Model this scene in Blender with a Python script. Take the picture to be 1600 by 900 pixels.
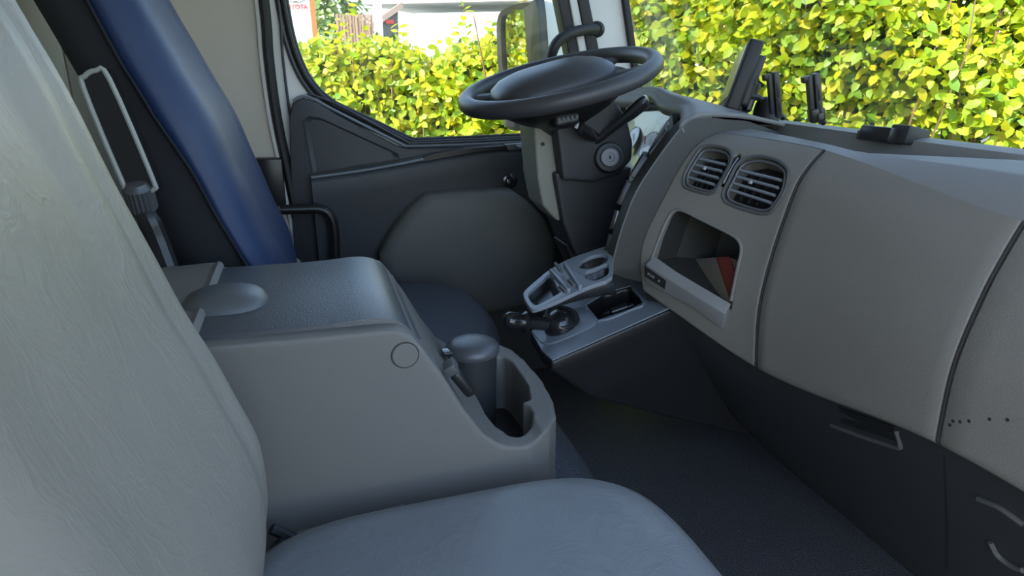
import bpy, bmesh, math, random
from math import sin, cos, pi, radians, sqrt, atan2
from mathutils import Vector as V, Matrix, geometry
from mathutils.bvhtree import BVHTree
random.seed(7)
for o in list(bpy.data.objects): bpy.data.objects.remove(o)
S = bpy.context.scene; COL = S.collection

# ---------------------------------------------------------------- camera
FPX, PITCH, YAW, ROLL = 1067.0, radians(18.4), radians(16.4), radians(0.26)
CAM = V((0, 0, 1.05))
cF = V((sin(YAW)*cos(PITCH), cos(YAW)*cos(PITCH), -sin(PITCH)))
cR0 = V((cos(YAW), -sin(YAW), 0)); cU0 = cR0.cross(cF)
cR = cR0*cos(ROLL) - cU0*sin(ROLL); cU = cR0*sin(ROLL) + cU0*cos(ROLL)
cam = bpy.data.objects.new('camera', bpy.data.cameras.new('camera')); COL.objects.link(cam)
cam.matrix_world = Matrix(((cR.x, cU.x, -cF.x, CAM.x), (cR.y, cU.y, -cF.y, CAM.y), (cR.z, cU.z, -cF.z, CAM.z), (0, 0, 0, 1)))
cam.data.sensor_width = 36; cam.data.lens = 36*FPX/1600; cam.data.clip_start = .01; cam.data.clip_end = 300
S.camera = cam
# ---------------------------------------------------------------- light
W = bpy.data.worlds.new('world'); S.world = W; W.use_nodes = True
nt = W.node_tree; bg = nt.nodes['Background']
sky = nt.nodes.new('ShaderNodeTexSky'); sky.sky_type = 'NISHITA'; sky.sun_disc = False
sky.sun_elevation = radians(48); sky.sun_rotation = radians(250); sky.air_density = 1.0; sky.dust_density = .8
hsv = nt.nodes.new('ShaderNodeHueSaturation'); hsv.inputs['Saturation'].default_value = .92
nt.links.new(sky.outputs[0], hsv.inputs['Color']); nt.links.new(hsv.outputs[0], bg.inputs[0]); bg.inputs[1].default_value = .42
sl = bpy.data.lights.new('sun', 'SUN'); sl.energy = 9.5; sl.angle = radians(.6); sl.color = (1, .93, .8)
sun = bpy.data.objects.new('sun', sl); COL.objects.link(sun)
SUND = V((.72, .20, -.66))
sun.rotation_euler = SUND.to_track_quat('-Z', 'Y').to_euler(); sun.location = (0, 0, 8)
S.view_settings.view_transform = 'Standard'; S.view_settings.look = 'None'; S.view_settings.gamma = 1
S.view_settings.use_curve_mapping = False; S.view_settings.exposure = .80

# ---------------------------------------------------------------- measuring helpers
def ray(px, py): return cR*((px-800)/FPX) - cU*((py-450)/FPX) + cF
def P(px, py, **k):                       # point of the line of sight on a plane x=, y= or z=
    (a, v), = k.items(); i = 'xyz'.index(a); d = ray(px, py)
    return CAM + d*((v-CAM[i])/d[i])
def PY(y, pts): return [P(a, b, y=y) for a, b in pts]
def PZ(z, pts): return [P(a, b, z=z) for a, b in pts]
def hit(tree, px, py, off=0.0):
    loc, n, _, _ = tree.ray_cast(CAM, ray(px, py).normalized())
    if loc is None: return None, None
    if n.dot(ray(px, py)) > 0: n = -n
    return loc + n*off, n
def hits(tree, pts, off=0.0): return [h for h in (hit(tree, a, b, off)[0] for a, b in pts) if h is not None]
def tree_of(o):
    me = o.data; return BVHTree.FromPolygons([v.co.copy() for v in me.vertices], [list(p.vertices) for p in me.polygons])

# ---------------------------------------------------------------- materials
def mat(name, col, rough=.5, metal=0, bump=0, bscale=400, noise=0, nscale=8, spec=.5, col2=None, coat=0, bdist=.001, transl=None, detail=4):
    m = bpy.data.materials.new(name); m.use_nodes = True; t = m.node_tree; b = t.nodes['Principled BSDF']
    b.inputs['Base Color'].default_value = (*col, 1); b.inputs['Roughness'].default_value = rough
    b.inputs['Metallic'].default_value = metal; b.inputs['Specular IOR Level'].default_value = spec
    b.inputs['Coat Weight'].default_value = coat
    tc = t.nodes.new('ShaderNodeTexCoord')
    if bump:
        n = t.nodes.new('ShaderNodeTexNoise'); n.inputs['Scale'].default_value = bscale; n.inputs['Detail'].default_value = detail
        bp = t.nodes.new('ShaderNodeBump'); bp.inputs['Strength'].default_value = bump; bp.inputs['Distance'].default_value = bdist
        t.links.new(tc.outputs['Object'], n.inputs['Vector']); t.links.new(n.outputs[0], bp.inputs['Height']); t.links.new(bp.outputs[0], b.inputs['Normal'])
    if noise:
        n = t.nodes.new('ShaderNodeTexNoise'); n.inputs['Scale'].default_value = nscale; n.inputs['Detail'].default_value = 6
        r = t.nodes.new('ShaderNodeMixRGB'); c2 = col2 or tuple(c*.7 for c in col)
        r.inputs[1].default_value = (*col, 1); r.inputs[2].default_value = (*c2, 1)
        cr = t.nodes.new('ShaderNodeMapRange'); cr.inputs[1].default_value = .5-.5*noise; cr.inputs[2].default_value = .5+.5*noise
        t.links.new(tc.outputs['Object'], n.inputs['Vector']); t.links.new(n.outputs[0], cr.inputs[0]); t.links.new(cr.outputs[0], r.inputs[0]); t.links.new(r.outputs[0], b.inputs['Base Color'])
    return m
M = dict(
 dash=mat('dash_grey_plastic', (.19, .18, .16), .5, bump=.5, bscale=420, bdist=.0012),
 dashtop=mat('dash_top_plastic', (.20, .20, .195), .5, bump=.5, bscale=420, bdist=.0012),
 console=mat('console_grey_plastic', (.165, .157, .143), .55, bump=.35, bscale=500, bdist=.0008),
 lid=mat('lid_black_grain', (.055, .06, .068), .36, spec=.8, bump=.6, bscale=420, bdist=.001, noise=.6, nscale=9, col2=(.085, .09, .10)),
 dark=mat('dark_plastic', (.03, .032, .034), .5, bump=.3, bscale=500, bdist=.0006),
 door=mat('door_dark_plastic', (.038, .042, .048), .5, bump=.3, bscale=500, bdist=.0006),
 dgrey=mat('dark_grey_plastic', (.085, .088, .085), .5, bump=.3, bscale=500, bdist=.0006),
 pocket=mat('door_pocket_grey', (.12, .12, .11), .6, bump=.3, bscale=500, bdist=.0006),
 black=mat('black_plastic', (.015, .015, .016), .35),
 gloss=mat('gloss_black', (.02, .02, .022), .18, coat=.4),
 wheel=mat('wheel_leather', (.05, .05, .055), .42, bump=.35, bscale=600, bdist=.0006),
 tray=mat('tray_grey_sheen', (.22, .245, .275), .34, bump=.15, bscale=500, bdist=.0004),  # paler and bluer than the plastic: sky sheen put into the base colour
 nose=mat('nose_grey', (.10, .105, .11), .42, bump=.3, bscale=500, bdist=.0006),
 white=mat('painted_white', (.78, .77, .74), .35, noise=.8, nscale=5, col2=(.72, .71, .69)),
 beige=mat('beige_lining', (.60, .55, .47), .85, bump=.3, bscale=300, bdist=.001, noise=.5, nscale=3, col2=(.53, .48, .41)),
 blue=mat('blue_cover', (.013, .030, .095), .5, bump=.3, bscale=900, bdist=.0005, spec=.5),
 navy=mat('black_fabric', (.012, .013, .017), .8, bump=.4, bscale=900, bdist=.0006),
 cushion=mat('dark_seat_fabric', (.05, .057, .075), .7, bump=.5, bscale=900, bdist=.0007),
 rubber=mat('black_rubber', (.018, .018, .02), .55),
 seal=mat('grey_rubber', (.05, .052, .055), .45),
 metal=mat('brushed_metal', (.5, .5, .5), .3, metal=1),
 chrome=mat('lock_metal', (.10, .10, .105), .4, metal=.3),
 screen=mat('screen_film', (.28, .29, .24), .25),
 shroud_lit=mat('shroud_lit_plastic', (.24, .235, .19), .5, bump=.2, bscale=400),  # light falling on the lower shroud is put into this paler tone
 cluster=mat('cluster_face_glare', (.30, .285, .28), .3, coat=.5),  # sun glare over dark dials put into a pale face colour
 ink=mat('ink_black', (.02, .02, .02), .6), redink=mat('red_print', (.55, .06, .05), .6), silver=mat('silver_print', (.45, .46, .48), .4),
 book=mat('worn_cover', (.12, .11, .09), .7, noise=.7, nscale=25, col2=(.17, .15, .12)), paper=mat('paper', (.45, .36, .24), .8), red=mat('red_band', (.20, .03, .022), .6, noise=.6, nscale=40, col2=(.26, .06, .05)),
 asphalt=mat('asphalt', (.12, .12, .12), .9, bump=.5, bscale=60, noise=.6, nscale=2),
 bark=mat('bark', (.18, .10, .05), .8), hill=mat('render_wall', (.75, .73, .68), .8, noise=.5, nscale=1), roof=mat('roof_tiles', (.34, .25, .21), .8, noise=.7, nscale=3),
 plank=mat('fence_wood', (.42, .27, .19), .8, noise=.8, nscale=4, col2=(.33, .2, .14)), orange=mat('orange_edge', (.65, .16, .04), .5), signw=mat('sign_white', (.85, .85, .85), .4), redcar=mat('red_paint', (.6, .03, .03), .3),
 mirrorm=mat('mirror_glass', (.9, .9, .9), .02, metal=1), mhouse=mat('mirror_housing', (.75, .75, .73), .4), wall=mat('binnacle_wall_plastic', (.036, .036, .033), .5, bump=.3, bscale=500, bdist=.0006), edge=mat('armrest_edge_grey', (.35, .35, .33), .5),
)
def leathery(name, col, col2, wr=1.0):
    m = mat(name, col, .42, noise=.7, nscale=7, col2=col2); t = m.node_tree; b = t.nodes['Principled BSDF']
    tc = t.nodes['Texture Coordinate']; mp = t.nodes.new('ShaderNodeMapping'); mp.inputs['Scale'].default_value = (1.3, 1.3, .75)
    t.links.new(tc.outputs['Object'], mp.inputs[0])
    n0 = t.nodes.new('ShaderNodeTexNoise'); n0.inputs['Scale'].default_value = 9; n0.inputs['Detail'].default_value = 3
    t.links.new(mp.outputs[0], n0.inputs['Vector'])
    mx = t.nodes.new('ShaderNodeMixRGB'); mx.inputs[0].default_value = .12
    t.links.new(mp.outputs[0], mx.inputs[1]); t.links.new(n0.outputs['Color'], mx.inputs[2])
    prev = None
    for sc, d, w in ((11, .002, .15*wr), (34, .0009, .30*wr), (300, .0004, .5)):
        n = t.nodes.new('ShaderNodeTexNoise'); n.inputs['Scale'].default_value = sc; n.inputs['Detail'].default_value = 5
        t.links.new(mx.outputs[0], n.inputs['Vector'])
        a = t.nodes.new('ShaderNodeMath'); a.operation = 'SUBTRACT'; a.inputs[1].default_value = .5; t.links.new(n.outputs[0], a.inputs[0])
        ab = t.nodes.new('ShaderNodeMath'); ab.operation = 'ABSOLUTE'; t.links.new(a.outputs[0], ab.inputs[0])
        pw = t.nodes.new('ShaderNodeMapRange'); pw.inputs[1].default_value = 0; pw.inputs[2].default_value = .08; t.links.new(ab.outputs[0], pw.inputs[0])
        pw.inputs[3].default_value = 1; pw.inputs[4].default_value = 0
        bp = t.nodes.new('ShaderNodeBump'); bp.inputs['Strength'].default_value = w; bp.inputs['Distance'].default_value = d
        t.links.new((pw if sc < 200 else n).outputs[0], bp.inputs['Height'])
        if prev: t.links.new(prev.outputs[0], bp.inputs['Normal'])
        prev = bp
    t.links.new(prev.outputs[0], b.inputs['Normal']); return m
M['vinyl'] = leathery('grey_vinyl', (.275, .25, .215), (.225, .205, .18), .8)
M['vinyl_skylit'] = leathery('grey_vinyl_skylit', (.25, .262, .27), (.19, .20, .21), .8)  # same vinyl tinted cooler: sky light on the cushion put into the colour
def floor_mat():
    m = mat('speckled_rubber_mat', (.024, .025, .028), .55, bump=1, bscale=260, bdist=.003, noise=.3, nscale=330, col2=(.13, .135, .15), detail=2); return m
M['floor'] = floor_mat()
M['carpet'] = mat('tunnel_carpet', (.03, .033, .04), .6, bump=.9, bscale=230, bdist=.002, noise=.3, nscale=260, col2=(.085, .095, .115), detail=2)
def glass(name, tint, refl=.08):
    m = bpy.data.materials.new(name); m.use_nodes = True; t = m.node_tree; t.nodes.clear()
    o = t.nodes.new('ShaderNodeOutputMaterial'); tr = t.nodes.new('ShaderNodeBsdfTransparent'); tr.inputs[0].default_value = (*tint, 1)
    g = t.nodes.new('ShaderNodeBsdfGlossy'); g.inputs['Roughness'].default_value = .02
    f = t.nodes.new('ShaderNodeFresnel'); f.inputs[0].default_value = 1.35; mx = t.nodes.new('ShaderNodeMixShader')
    sc = t.nodes.new('ShaderNodeMath'); sc.operation = 'MULTIPLY'; sc.inputs[1].default_value = .4
    t.links.new(f.outputs[0], sc.inputs[0]); t.links.new(sc.outputs[0], mx.inputs[0])
    t.links.new(tr.outputs[0], mx.inputs[1]); t.links.new(g.outputs[0], mx.inputs[2]); t.links.new(mx.outputs[0], o.inputs[0]); return m
M['glass'] = glass('window_glass', (.93, .95, .92))
M['wscreen'] = glass('windscreen_glass', (.93, .95, .92))
def leaf_mat(name, cols, tr):
    m = bpy.data.materials.new(name); m.use_nodes = True; t = m.node_tree; b = t.nodes['Principled BSDF']; out = t.nodes['Material Output']
    g = t.nodes.new('ShaderNodeNewGeometry'); cr = t.nodes.new('ShaderNodeValToRGB')
    oi = t.nodes.new('ShaderNodeObjectInfo'); ad = t.nodes.new('ShaderNodeMath'); ad.operation = 'ADD'; fr = t.nodes.new('ShaderNodeMath'); fr.operation = 'FRACT'
    t.links.new(g.outputs['Random Per Island'], ad.inputs[0]); t.links.new(oi.outputs['Random'], ad.inputs[1]); t.links.new(ad.outputs[0], fr.inputs[0]); t.links.new(fr.outputs[0], cr.inputs[0])
    e = cr.color_ramp.elements; e[0].color = (*cols[0], 1); e[1].color = (*cols[-1], 1)
    for i, c in enumerate(cols[1:-1]): q = e.new((i+1)/(len(cols)-1)); q.color = (*c, 1)
    t.links.new(cr.outputs[0], b.inputs['Base Color']); b.inputs['Roughness'].default_value = .45
    tl = t.nodes.new('ShaderNodeBsdfTranslucent'); hs = t.nodes.new('ShaderNodeMixRGB'); hs.blend_type = 'MULTIPLY'; hs.inputs[0].default_value = 1; hs.inputs[2].default_value = (1.5, 1.35, .5, 1)
    t.links.new(cr.outputs[0], hs.inputs[1]); t.links.new(hs.outputs[0], tl.inputs[0])
    mx = t.nodes.new('ShaderNodeMixShader'); mx.inputs[0].default_value = tr
    t.links.new(b.outputs[0], mx.inputs[1]); t.links.new(tl.outputs[0], mx.inputs[2]); t.links.new(mx.outputs[0], out.inputs[0]); return m
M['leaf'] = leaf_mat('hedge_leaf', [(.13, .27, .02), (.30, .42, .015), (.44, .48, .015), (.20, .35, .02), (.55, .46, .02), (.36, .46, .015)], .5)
M['leaf_shaded'] = leaf_mat('hedge_shaded_leaf', [(.05, .11, .015), (.08, .15, .02), (.12, .19, .02)], .25)  # darker leaf copy: shade inside the hedge put into the colour

# ---------------------------------------------------------------- object helpers
def link(name, me, m, parent=None, smooth=35):
    if smooth is not None:
        me.shade_smooth()
        if smooth < 179: me.set_sharp_from_angle(angle=radians(smooth))
    if m: me.materials.append(m)
    o = bpy.data.objects.new(name, me); COL.objects.link(o)
    if parent: o.parent = parent; o.matrix_parent_inverse = parent.matrix_world.inverted() if parent.parent is None else Matrix.Translation(-parent.matrix_world.translation)
    return o
def obj(name, bm, m, parent=None, smooth=35, norm=True):
    if norm: bmesh.ops.recalc_face_normals(bm, faces=bm.faces)
    me = bpy.data.meshes.new(name); bm.to_mesh(me); bm.free()
    return link(name, me, m, parent, smooth)
def thing(name, label, cat, loc, group=None):
    o = bpy.data.objects.new(name, None); o.empty_display_size = .05; COL.objects.link(o); o.location = loc
    o.matrix_world = Matrix.Translation(V(loc)); tag(o, label, cat, group); return o
def tag(o, label=None, cat=None, group=None, kind=None):
    if label: o['label'] = label
    if cat: o['category'] = cat
    if group: o['group'] = group
    if kind: o['kind'] = kind
    return o
def struct(name, bm, m, label=None, smooth=35): return tag(obj(name, bm, m, None, smooth), label, None, None, 'structure')
def mods(o, lst):                                  # apply modifiers without operators
    for typ, kw in lst:
        md = o.modifiers.new(typ.lower(), typ)
        for k, v in kw.items(): setattr(md, k, v)
    dg = bpy.context.evaluated_depsgraph_get(); dg.update()
    me = bpy.data.meshes.new_from_object(o.evaluated_get(dg)); o.modifiers.clear()
    old = o.data; o.data = me; bpy.data.meshes.remove(old); return o
def cut(o, bms, op='DIFFERENCE'):
    for bm in bms:
        c = obj('cutter', bm, None); mods(o, [('BOOLEAN', dict(operation=op, object=c, solver='EXACT'))]); bpy.data.objects.remove(c)
    return o
def soft(o, vox=.004, it=6, fac=.5, smooth=179):
    mods(o, [('REMESH', dict(mode='VOXEL', voxel_size=vox)), ('SMOOTH', dict(iterations=it, factor=fac))])
    o.data.shade_smooth(); return o
def bevel(o, w, seg=3, ang=40, smooth=35):
    mods(o, [('BEVEL', dict(width=w, segments=seg, limit_method='ANGLE', angle_limit=radians(ang)))])
    o.data.shade_smooth(); o.data.set_sharp_from_angle(angle=radians(smooth)); return o
def NB(): return bmesh.new()
def poly_ext(bm, pts, vec):                          # closed polygon extruded by vec
    a = [bm.verts.new(p) for p in pts]; b = [bm.verts.new(V(p)+V(vec)) for p in pts]; n = len(pts)
    for t in geometry.tessellate_polygon([[V(p) for p in pts]]):
        try: bm.faces.new([a[i] for i in t]); bm.faces.new([b[i] for i in t][::-1])
        except ValueError: pass
    for i in range(n): bm.faces.new((a[i], a[(i+1) % n], b[(i+1) % n], b[i]))
    return bm
def ngon_ext(bm, pts, vec):
    a = [bm.verts.new(p) for p in pts]; b = [bm.verts.new(V(p)+V(vec)) for p in pts]; n = len(pts)
    bm.faces.new(a); bm.faces.new(b[::-1])
    for i in range(n): bm.faces.new((a[i], a[(i+1) % n], b[(i+1) % n], b[i]))
    return bm
def holed(bm, outer, holes, vec):                    # plate with holes
    loops = [outer]+holes; flat = [V(p) for l in loops for p in l]
    a = [bm.verts.new(p) for p in flat]; b = [bm.verts.new(p+V(vec)) for p in flat]
    for t in geometry.tessellate_polygon([[V(p) for p in l] for l in loops]):
        try: bm.faces.new([a[i] for i in t]); bm.faces.new([b[i] for i in t][::-1])
        except ValueError: pass
    k = 0
    for l in loops:
        n = len(l)
        for i in range(n):
            q, r = k+i, k+(i+1) % n; bm.faces.new((a[q], a[r], b[r], b[q]))
        k += n
    return bm
def box(bm, c, s, R=None):
    m = Matrix.Translation(V(c)) @ (R.to_4x4() if R else Matrix.Identity(4)) @ Matrix.Diagonal((*s, 1))
    return bmesh.ops.create_cube(bm, size=1, matrix=m)
def axes(x, z):                                      # rotation with local x and z directions
    x = V(x).normalized(); y = V(z).cross(x).normalized(); z = x.cross(y)
    return Matrix(((x.x, y.x, z.x), (x.y, y.y, z.y), (x.z, y.z, z.z)))
def spline(pts, n=8, closed=False):
    pts = [V(p) for p in pts]; out = []; L = len(pts)
    for i in range(L if closed else L-1):
        if closed: p0, p1, p2, p3 = (pts[(i+k) % L] for k in (-1, 0, 1, 2))
        else: p0, p1, p2, p3 = pts[max(i-1, 0)], pts[i], pts[i+1], pts[min(i+2, L-1)]
        for k in range(n):
            t = k/n; out.append(.5*((2*p1)+(p2-p0)*t+(2*p0-5*p1+4*p2-p3)*t*t+(3*p1-p0-3*p2+p3)*t**3))
    if not closed: out.append(pts[-1])
    return out
def tube(bm, pts, r, seg=10, closed=False, flat=1.0, ref=None):
    pts = [V(p) for p in pts]; n = len(pts); rings = []; up = None
    for i, p in enumerate(pts):
        a = pts[(i-1) % n] if closed or i > 0 else p; b = pts[(i+1) % n] if closed or i < n-1 else p
        t = (b-a).normalized()
        if up is None: up = V(ref) if ref else (V((0, 0, 1)) if abs(t.z) < .9 else V((1, 0, 0)))
        up = (up-t*up.dot(t)).normalized(); s = t.cross(up); rr = r[i] if isinstance(r, (list, tuple)) else r
        rings.append([bm.verts.new(p+(up*cos(2*pi*k/seg)*flat+s*sin(2*pi*k/seg))*rr) for k in range(seg)])
    for i in range(n if closed else n-1):
        A, B = rings[i], rings[(i+1) % n]
        for k in range(seg): bm.faces.new((A[k], A[(k+1) % seg], B[(k+1) % seg], B[k]))
    if not closed: bm.faces.new(rings[0][::-1]); bm.faces.new(rings[-1])
    return bm
def loft(bm, rings, cap=True):
    R = [[bm.verts.new(p) for p in r] for r in rings]; n = len(R[0])
    for A, B in zip(R, R[1:]):
        for k in range(n): bm.faces.new((A[k], A[(k+1) % n], B[(k+1) % n], B[k]))
    if cap: bm.faces.new(R[0][::-1]); bm.faces.new(R[-1])
    return bm
def grid(bm, rows):
    R = [[bm.verts.new(p) for p in r] for r in rows]
    for A, B in zip(R, R[1:]):
        for k in range(len(A)-1): bm.faces.new((A[k], A[k+1], B[k+1], B[k]))
    return bm
def lathe(bm, prof, c, axis, seg=24):                # prof: (radius, height) along axis
    R = Matrix.Identity(3) if V(axis).normalized().z > .999 else axes(V(axis).cross(V((.3, .1, 1))), axis)
    loft(bm, [[V(c)+R@V((r*cos(2*pi*k/seg), r*sin(2*pi*k/seg), h)) for k in range(seg)] for r, h in prof]); return bm
def selip(cx, cy, a, b, n=3.5, seg=40):
    out = []
    for k in range(seg):
        t = 2*pi*k/seg; c, s = cos(t), sin(t)
        out.append((cx+a*math.copysign(abs(c)**(2/n), c), cy+b*math.copysign(abs(s)**(2/n), s)))
    return out
def rbox(name, c, s, R, w, m, parent=None, seg=2):
    bm = NB(); box(bm, c, s, R); return bevel(obj(name, bm, m, parent), w, seg)
def lerp(a, b, t): return a+(b-a)*t

# ================================================================ SETTING (cab shell)
FLOOR = .10; YD = 1.95
bm = NB(); box(bm, (.33, .975, FLOOR-.03), (1.75, 1.95, .06)); struct('floor', bm, M['floor'], 'black speckled rubber cab floor')
bm = NB(); box(bm, (.09, .985, 1.78), (1.40, 2.04, .05)); struct('ceiling', bm, M['beige'], 'cab roof lining')
bm = NB(); box(bm, (-.56, .975, .93), (.05, 2.04, 1.70)); struct('wall_rear', bm, M['beige'], 'beige rear wall of the cab')
bm = NB(); poly_ext(bm, [(1.10, 0, .05), (1.14, 0, .05), (1.04, 0, .90), (1.0, 0, .90)], (0, 1.93, 0)); struct('wall_front', bm, M['dark'], 'dark bulkhead below the dashboard')
# ground outside
bm = NB(); box(bm, (3, 8, -1.13), (60, 60, .06)); struct('ground', bm, M['asphalt'], 'grey asphalt yard around the truck')

# window outline on the driver's side (x,z in plane y)
def side(pts, y=YD): return PY(y, pts)
wl = side([(880, -2), (897, 80), (912, 160), (918, 210), (835, 212), (720, 217), (660, 219), (640, 217), (590, 193), (540, 170), (515, 156), (492, 134), (474, 105), (458, 60), (446, 0)])
wtl = V((-.03, YD, 1.30)); wout = wl + [V((-.04, YD, 1.45)), V((-.01, YD, 1.56)), V((.05, YD, 1.60)), V((.50, YD, 1.60)), V((.55, YD, 1.57))]
cx = sum(p.x for p in wout)/len(wout); cz = sum(p.z for p in wout)/len(wout)
def grow(pts, d):
    out = []; n = len(pts)
    for i in range(n):
        a, b, c = pts[i-1], pts[i], pts[(i+1) % n]; t = (c-a).normalized(); nn = V((t.z, 0, -t.x))
        if nn.dot(V((b.x-cx, 0, b.z-cz))) < 0: nn = -nn
        out.append(b+nn*d)
    return out
D = thing('door_1', None, None, (.4, YD, FLOOR)); D['kind'] = 'structure'
fo = [V((-.12, YD, 1.66)), V((-.115, YD, 1.2)), V((-.10, YD, .95)), V((-.08, YD, .70)), V((-.06, YD, .52)), V((-.04, YD, .35)), V((-.02, YD, .10)), V((.93, YD, .10)), V((.97, YD, .55)), V((.93, YD, .86)), V((.86, YD, .98)), V((.70, YD, 1.5)), V((.66, YD, 1.66))]
bm = NB(); holed(bm, fo, [grow(wout, .012)], (0, .045, 0)); bevel(obj('door_frame', bm, M['white'], D), .004)
for nm, d, dy, r, mm in (('window_seal', .006, -.004, .0075, 'rubber'), ('inner_seal', .020, -.006, .006, 'seal'), ('glass_channel', -.004, .006, .004, 'seal')):
    bm = NB(); tube(bm, [p+V((0, dy, 0)) for p in spline(grow(wout, d), 4, True)], r, 8, True, ref=(0, 1, 0)); obj(nm, bm, M[mm], D)
bm = NB(); poly_ext(bm, [p+V((0, .012, 0)) for p in wout], (0, .003, 0)); struct('window_1', bm, M['glass'], "driver's side window pane")
# dark door trim with relief
def off(pts, dy): return [p+V((0, dy, 0)) for p in pts]
trim = PY(1.915, [(460, 400), (455, 290), (452, 185), (458, 160), (474, 153), (500, 162), (524, 178), (622, 229), (640, 233), (760, 229), (845, 224), (880, 224), (910, 330), (880, 480), (700, 500), (488, 470)])
trim[-4:] = [V((.92, 1.915, .72)), V((.93, 1.915, .10)), V((.02, 1.915, .10)), V((-.02, 1.915, .50))]
bm = NB(); poly_ext(bm, trim, (0, .03, 0)); bevel(obj('door_trim', bm, M['door'], D), .008, 3)
up = PY(1.905, [(474, 190), (482, 182), (500, 184), (622, 240), (628, 252), (560, 262), (490, 276)])   # upper recess ridge
bm = NB(); ring = up
a = [bm.verts.new(p+V((0, .004, 0))) for p in ring]; c_ = sum((p for p in ring), V())/len(ring); b = [bm.verts.new(c_+(p-c_)*.86+V((0, .011, 0))) for p in ring]
for i in range(len(a)): bm.faces.new((a[i], a[(i+1) % len(a)], b[(i+1) % len(a)], b[i]))
bm.faces.new(b); obj('upper_recess', bm, M['door'], D, 60)
# lower bulging door skin below the ledge
lo = PY(1.885, [(486, 278), (560, 268), (629, 256), (690, 244), (760, 234), (845, 229), (880, 229)])
rows = []
for dy, dz in ((.03, .004), (.01, .002), (0, -.004), (-.004, -.02), (-.002, -.06), (.004, -.15), (.012, -.30), (.02, -.5)):
    rows.append([V((p.x+(.0 if dz > -.1 else .00), p.y+dy, max(p.z+dz, .14))) for p in lo])
bm = NB(); grid(bm, rows); obj('door_skin', bm, M['door'], D, 60)
bm = NB(); rows = [[p+V((0, .002, .003)) for p in lo], [p+V((0, .010, .006)) for p in lo], [V((p.x, 1.925, p.z+.012)) for p in lo]]; grid(bm, rows); obj('door_ledge', bm, M['dgrey'], D, 60)
bm = NB(); tube(bm, [p+V((0, -.002, .001)) for p in spline(lo, 4)], .0035, 8); obj('ledge_piping', bm, M['tray'], D)
for k, (pl, rr) in enumerate((([(458, 158), (478, 150), (522, 172), (625, 224), (642, 228), (760, 224), (850, 219)], .0035), ([(480, 146), (530, 165), (632, 220), (650, 224), (760, 220), (850, 215)], .003))):
    bm = NB(); tube(bm, spline(PY(1.92, pl), 5), rr, 8); obj('weather_strip', bm, M['tray' if k == 0 else 'seal'], D)
# armrest slot and switch
bm = NB(); poly_ext(bm, PY(1.878, [(662, 246), (680, 240), (740, 231), (792, 228), (792, 233), (740, 238), (690, 247), (664, 252)]), (0, .02, 0)); obj('pull_slot', bm, M['black'], D)
bm = NB(); poly_ext(bm, PY(1.876, [(790, 226), (850, 222), (850, 231), (794, 235)]), (0, .02, 0)); sp = bevel(obj('switch_panel', bm, M['nose'], D), .001)
bm = NB(); poly_ext(bm, PY(1.872, [(806, 227), (824, 225), (829, 230), (811, 232)]), (0, .01, 0)); bevel(obj('window_switch', bm, M['silver'], D), .001)
# grey map pocket
pk = PY(1.85, [(592, 398), (612, 362), (640, 325), (666, 304), (700, 300), (760, 297), (797, 295), (822, 312), (852, 342), (868, 380), (868, 420), (850, 470), (760, 490), (640, 470), (600, 430)])
pc = sum((p for p in pk), V())/len(pk)
bm = NB()
loft(bm, [[p+V((0, .05, 0)) for p in pk], pk, [pc+(p-pc)*.96+V((0, -.012, 0)) for p in pk], [pc+(p-pc)*.86+V((0, -.020, 0)) for p in pk], [pc+(p-pc)*.4+V((0, -.024, 0)) for p in pk]]); obj('map_pocket', bm, M['pocket'], D, 70)
kp = P(798, 284, y=1.87); bm = NB(); lathe(bm, [(.022, 0), (.022, .008), (.016, .010), (.013, .016), (.006, .018)], kp+V((0, .012, 0)), (0, -1, 0)); obj('pocket_knob', bm, M['gloss'], D)
bm = NB(); tube(bm, spline(PY(1.86, [(438, 328), (470, 327), (500, 327), (515, 337), (522, 358), (524, 400), (524, 450)]), 6), .013, 12); obj('grab_bar', bm, M['black'], D)

# B pillar side lining, seal and belt box
bl = PY(1.94, [(255, -20), (408, -20), (415, 80), (425, 180), (440, 260), (452, 330), (470, 420)])
bl = [V((-.53, 1.94, 1.75)), V((-.09, 1.94, 1.75))] + bl[1:] + [V((.0, 1.94, .12)), V((-.53, 1.94, .12))]
bm = NB(); poly_ext(bm, bl, (0, .03, 0)); tag(obj('trim_1', bm, M['beige']), 'beige lined side panel behind the driver door', None, None, 'structure')
sealp = spline([V((-.085, 1.93, 1.7))] + PY(1.93, [(411, -10), (420, 90), (432, 180), (448, 260), (462, 330), (480, 420), (492, 480)]), 5)
bm = NB(); tube(bm, sealp, .016, 10, flat=.8); tag(obj('trim_2', bm, M['rubber']), 'black rubber door seal beside the beige panel', None, None, 'structure')
bm = NB(); tube(bm, [p+V((-.018, .004, 0)) for p in sealp], .006, 8); tag(obj('trim_3', bm, M['white']), 'thin pale trim edge along the door seal', None, None, 'structure')
bm = NB(); tube(bm, [p+V((.034, .004, 0)) for p in sealp], .0035, 8); tag(obj('trim_4', bm, M['seal']), 'thin grey gap line on the white door frame', None, None, 'structure')
bm = NB(); poly_ext(bm, PY(1.90, [(398, 248), (440, 248), (447, 320), (418, 325)]), (0, .035, 0))
tag(bevel(obj('belt_housing', bm, M['black']), .003), 'black belt housing low on the beige side panel', 'housing')
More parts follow.
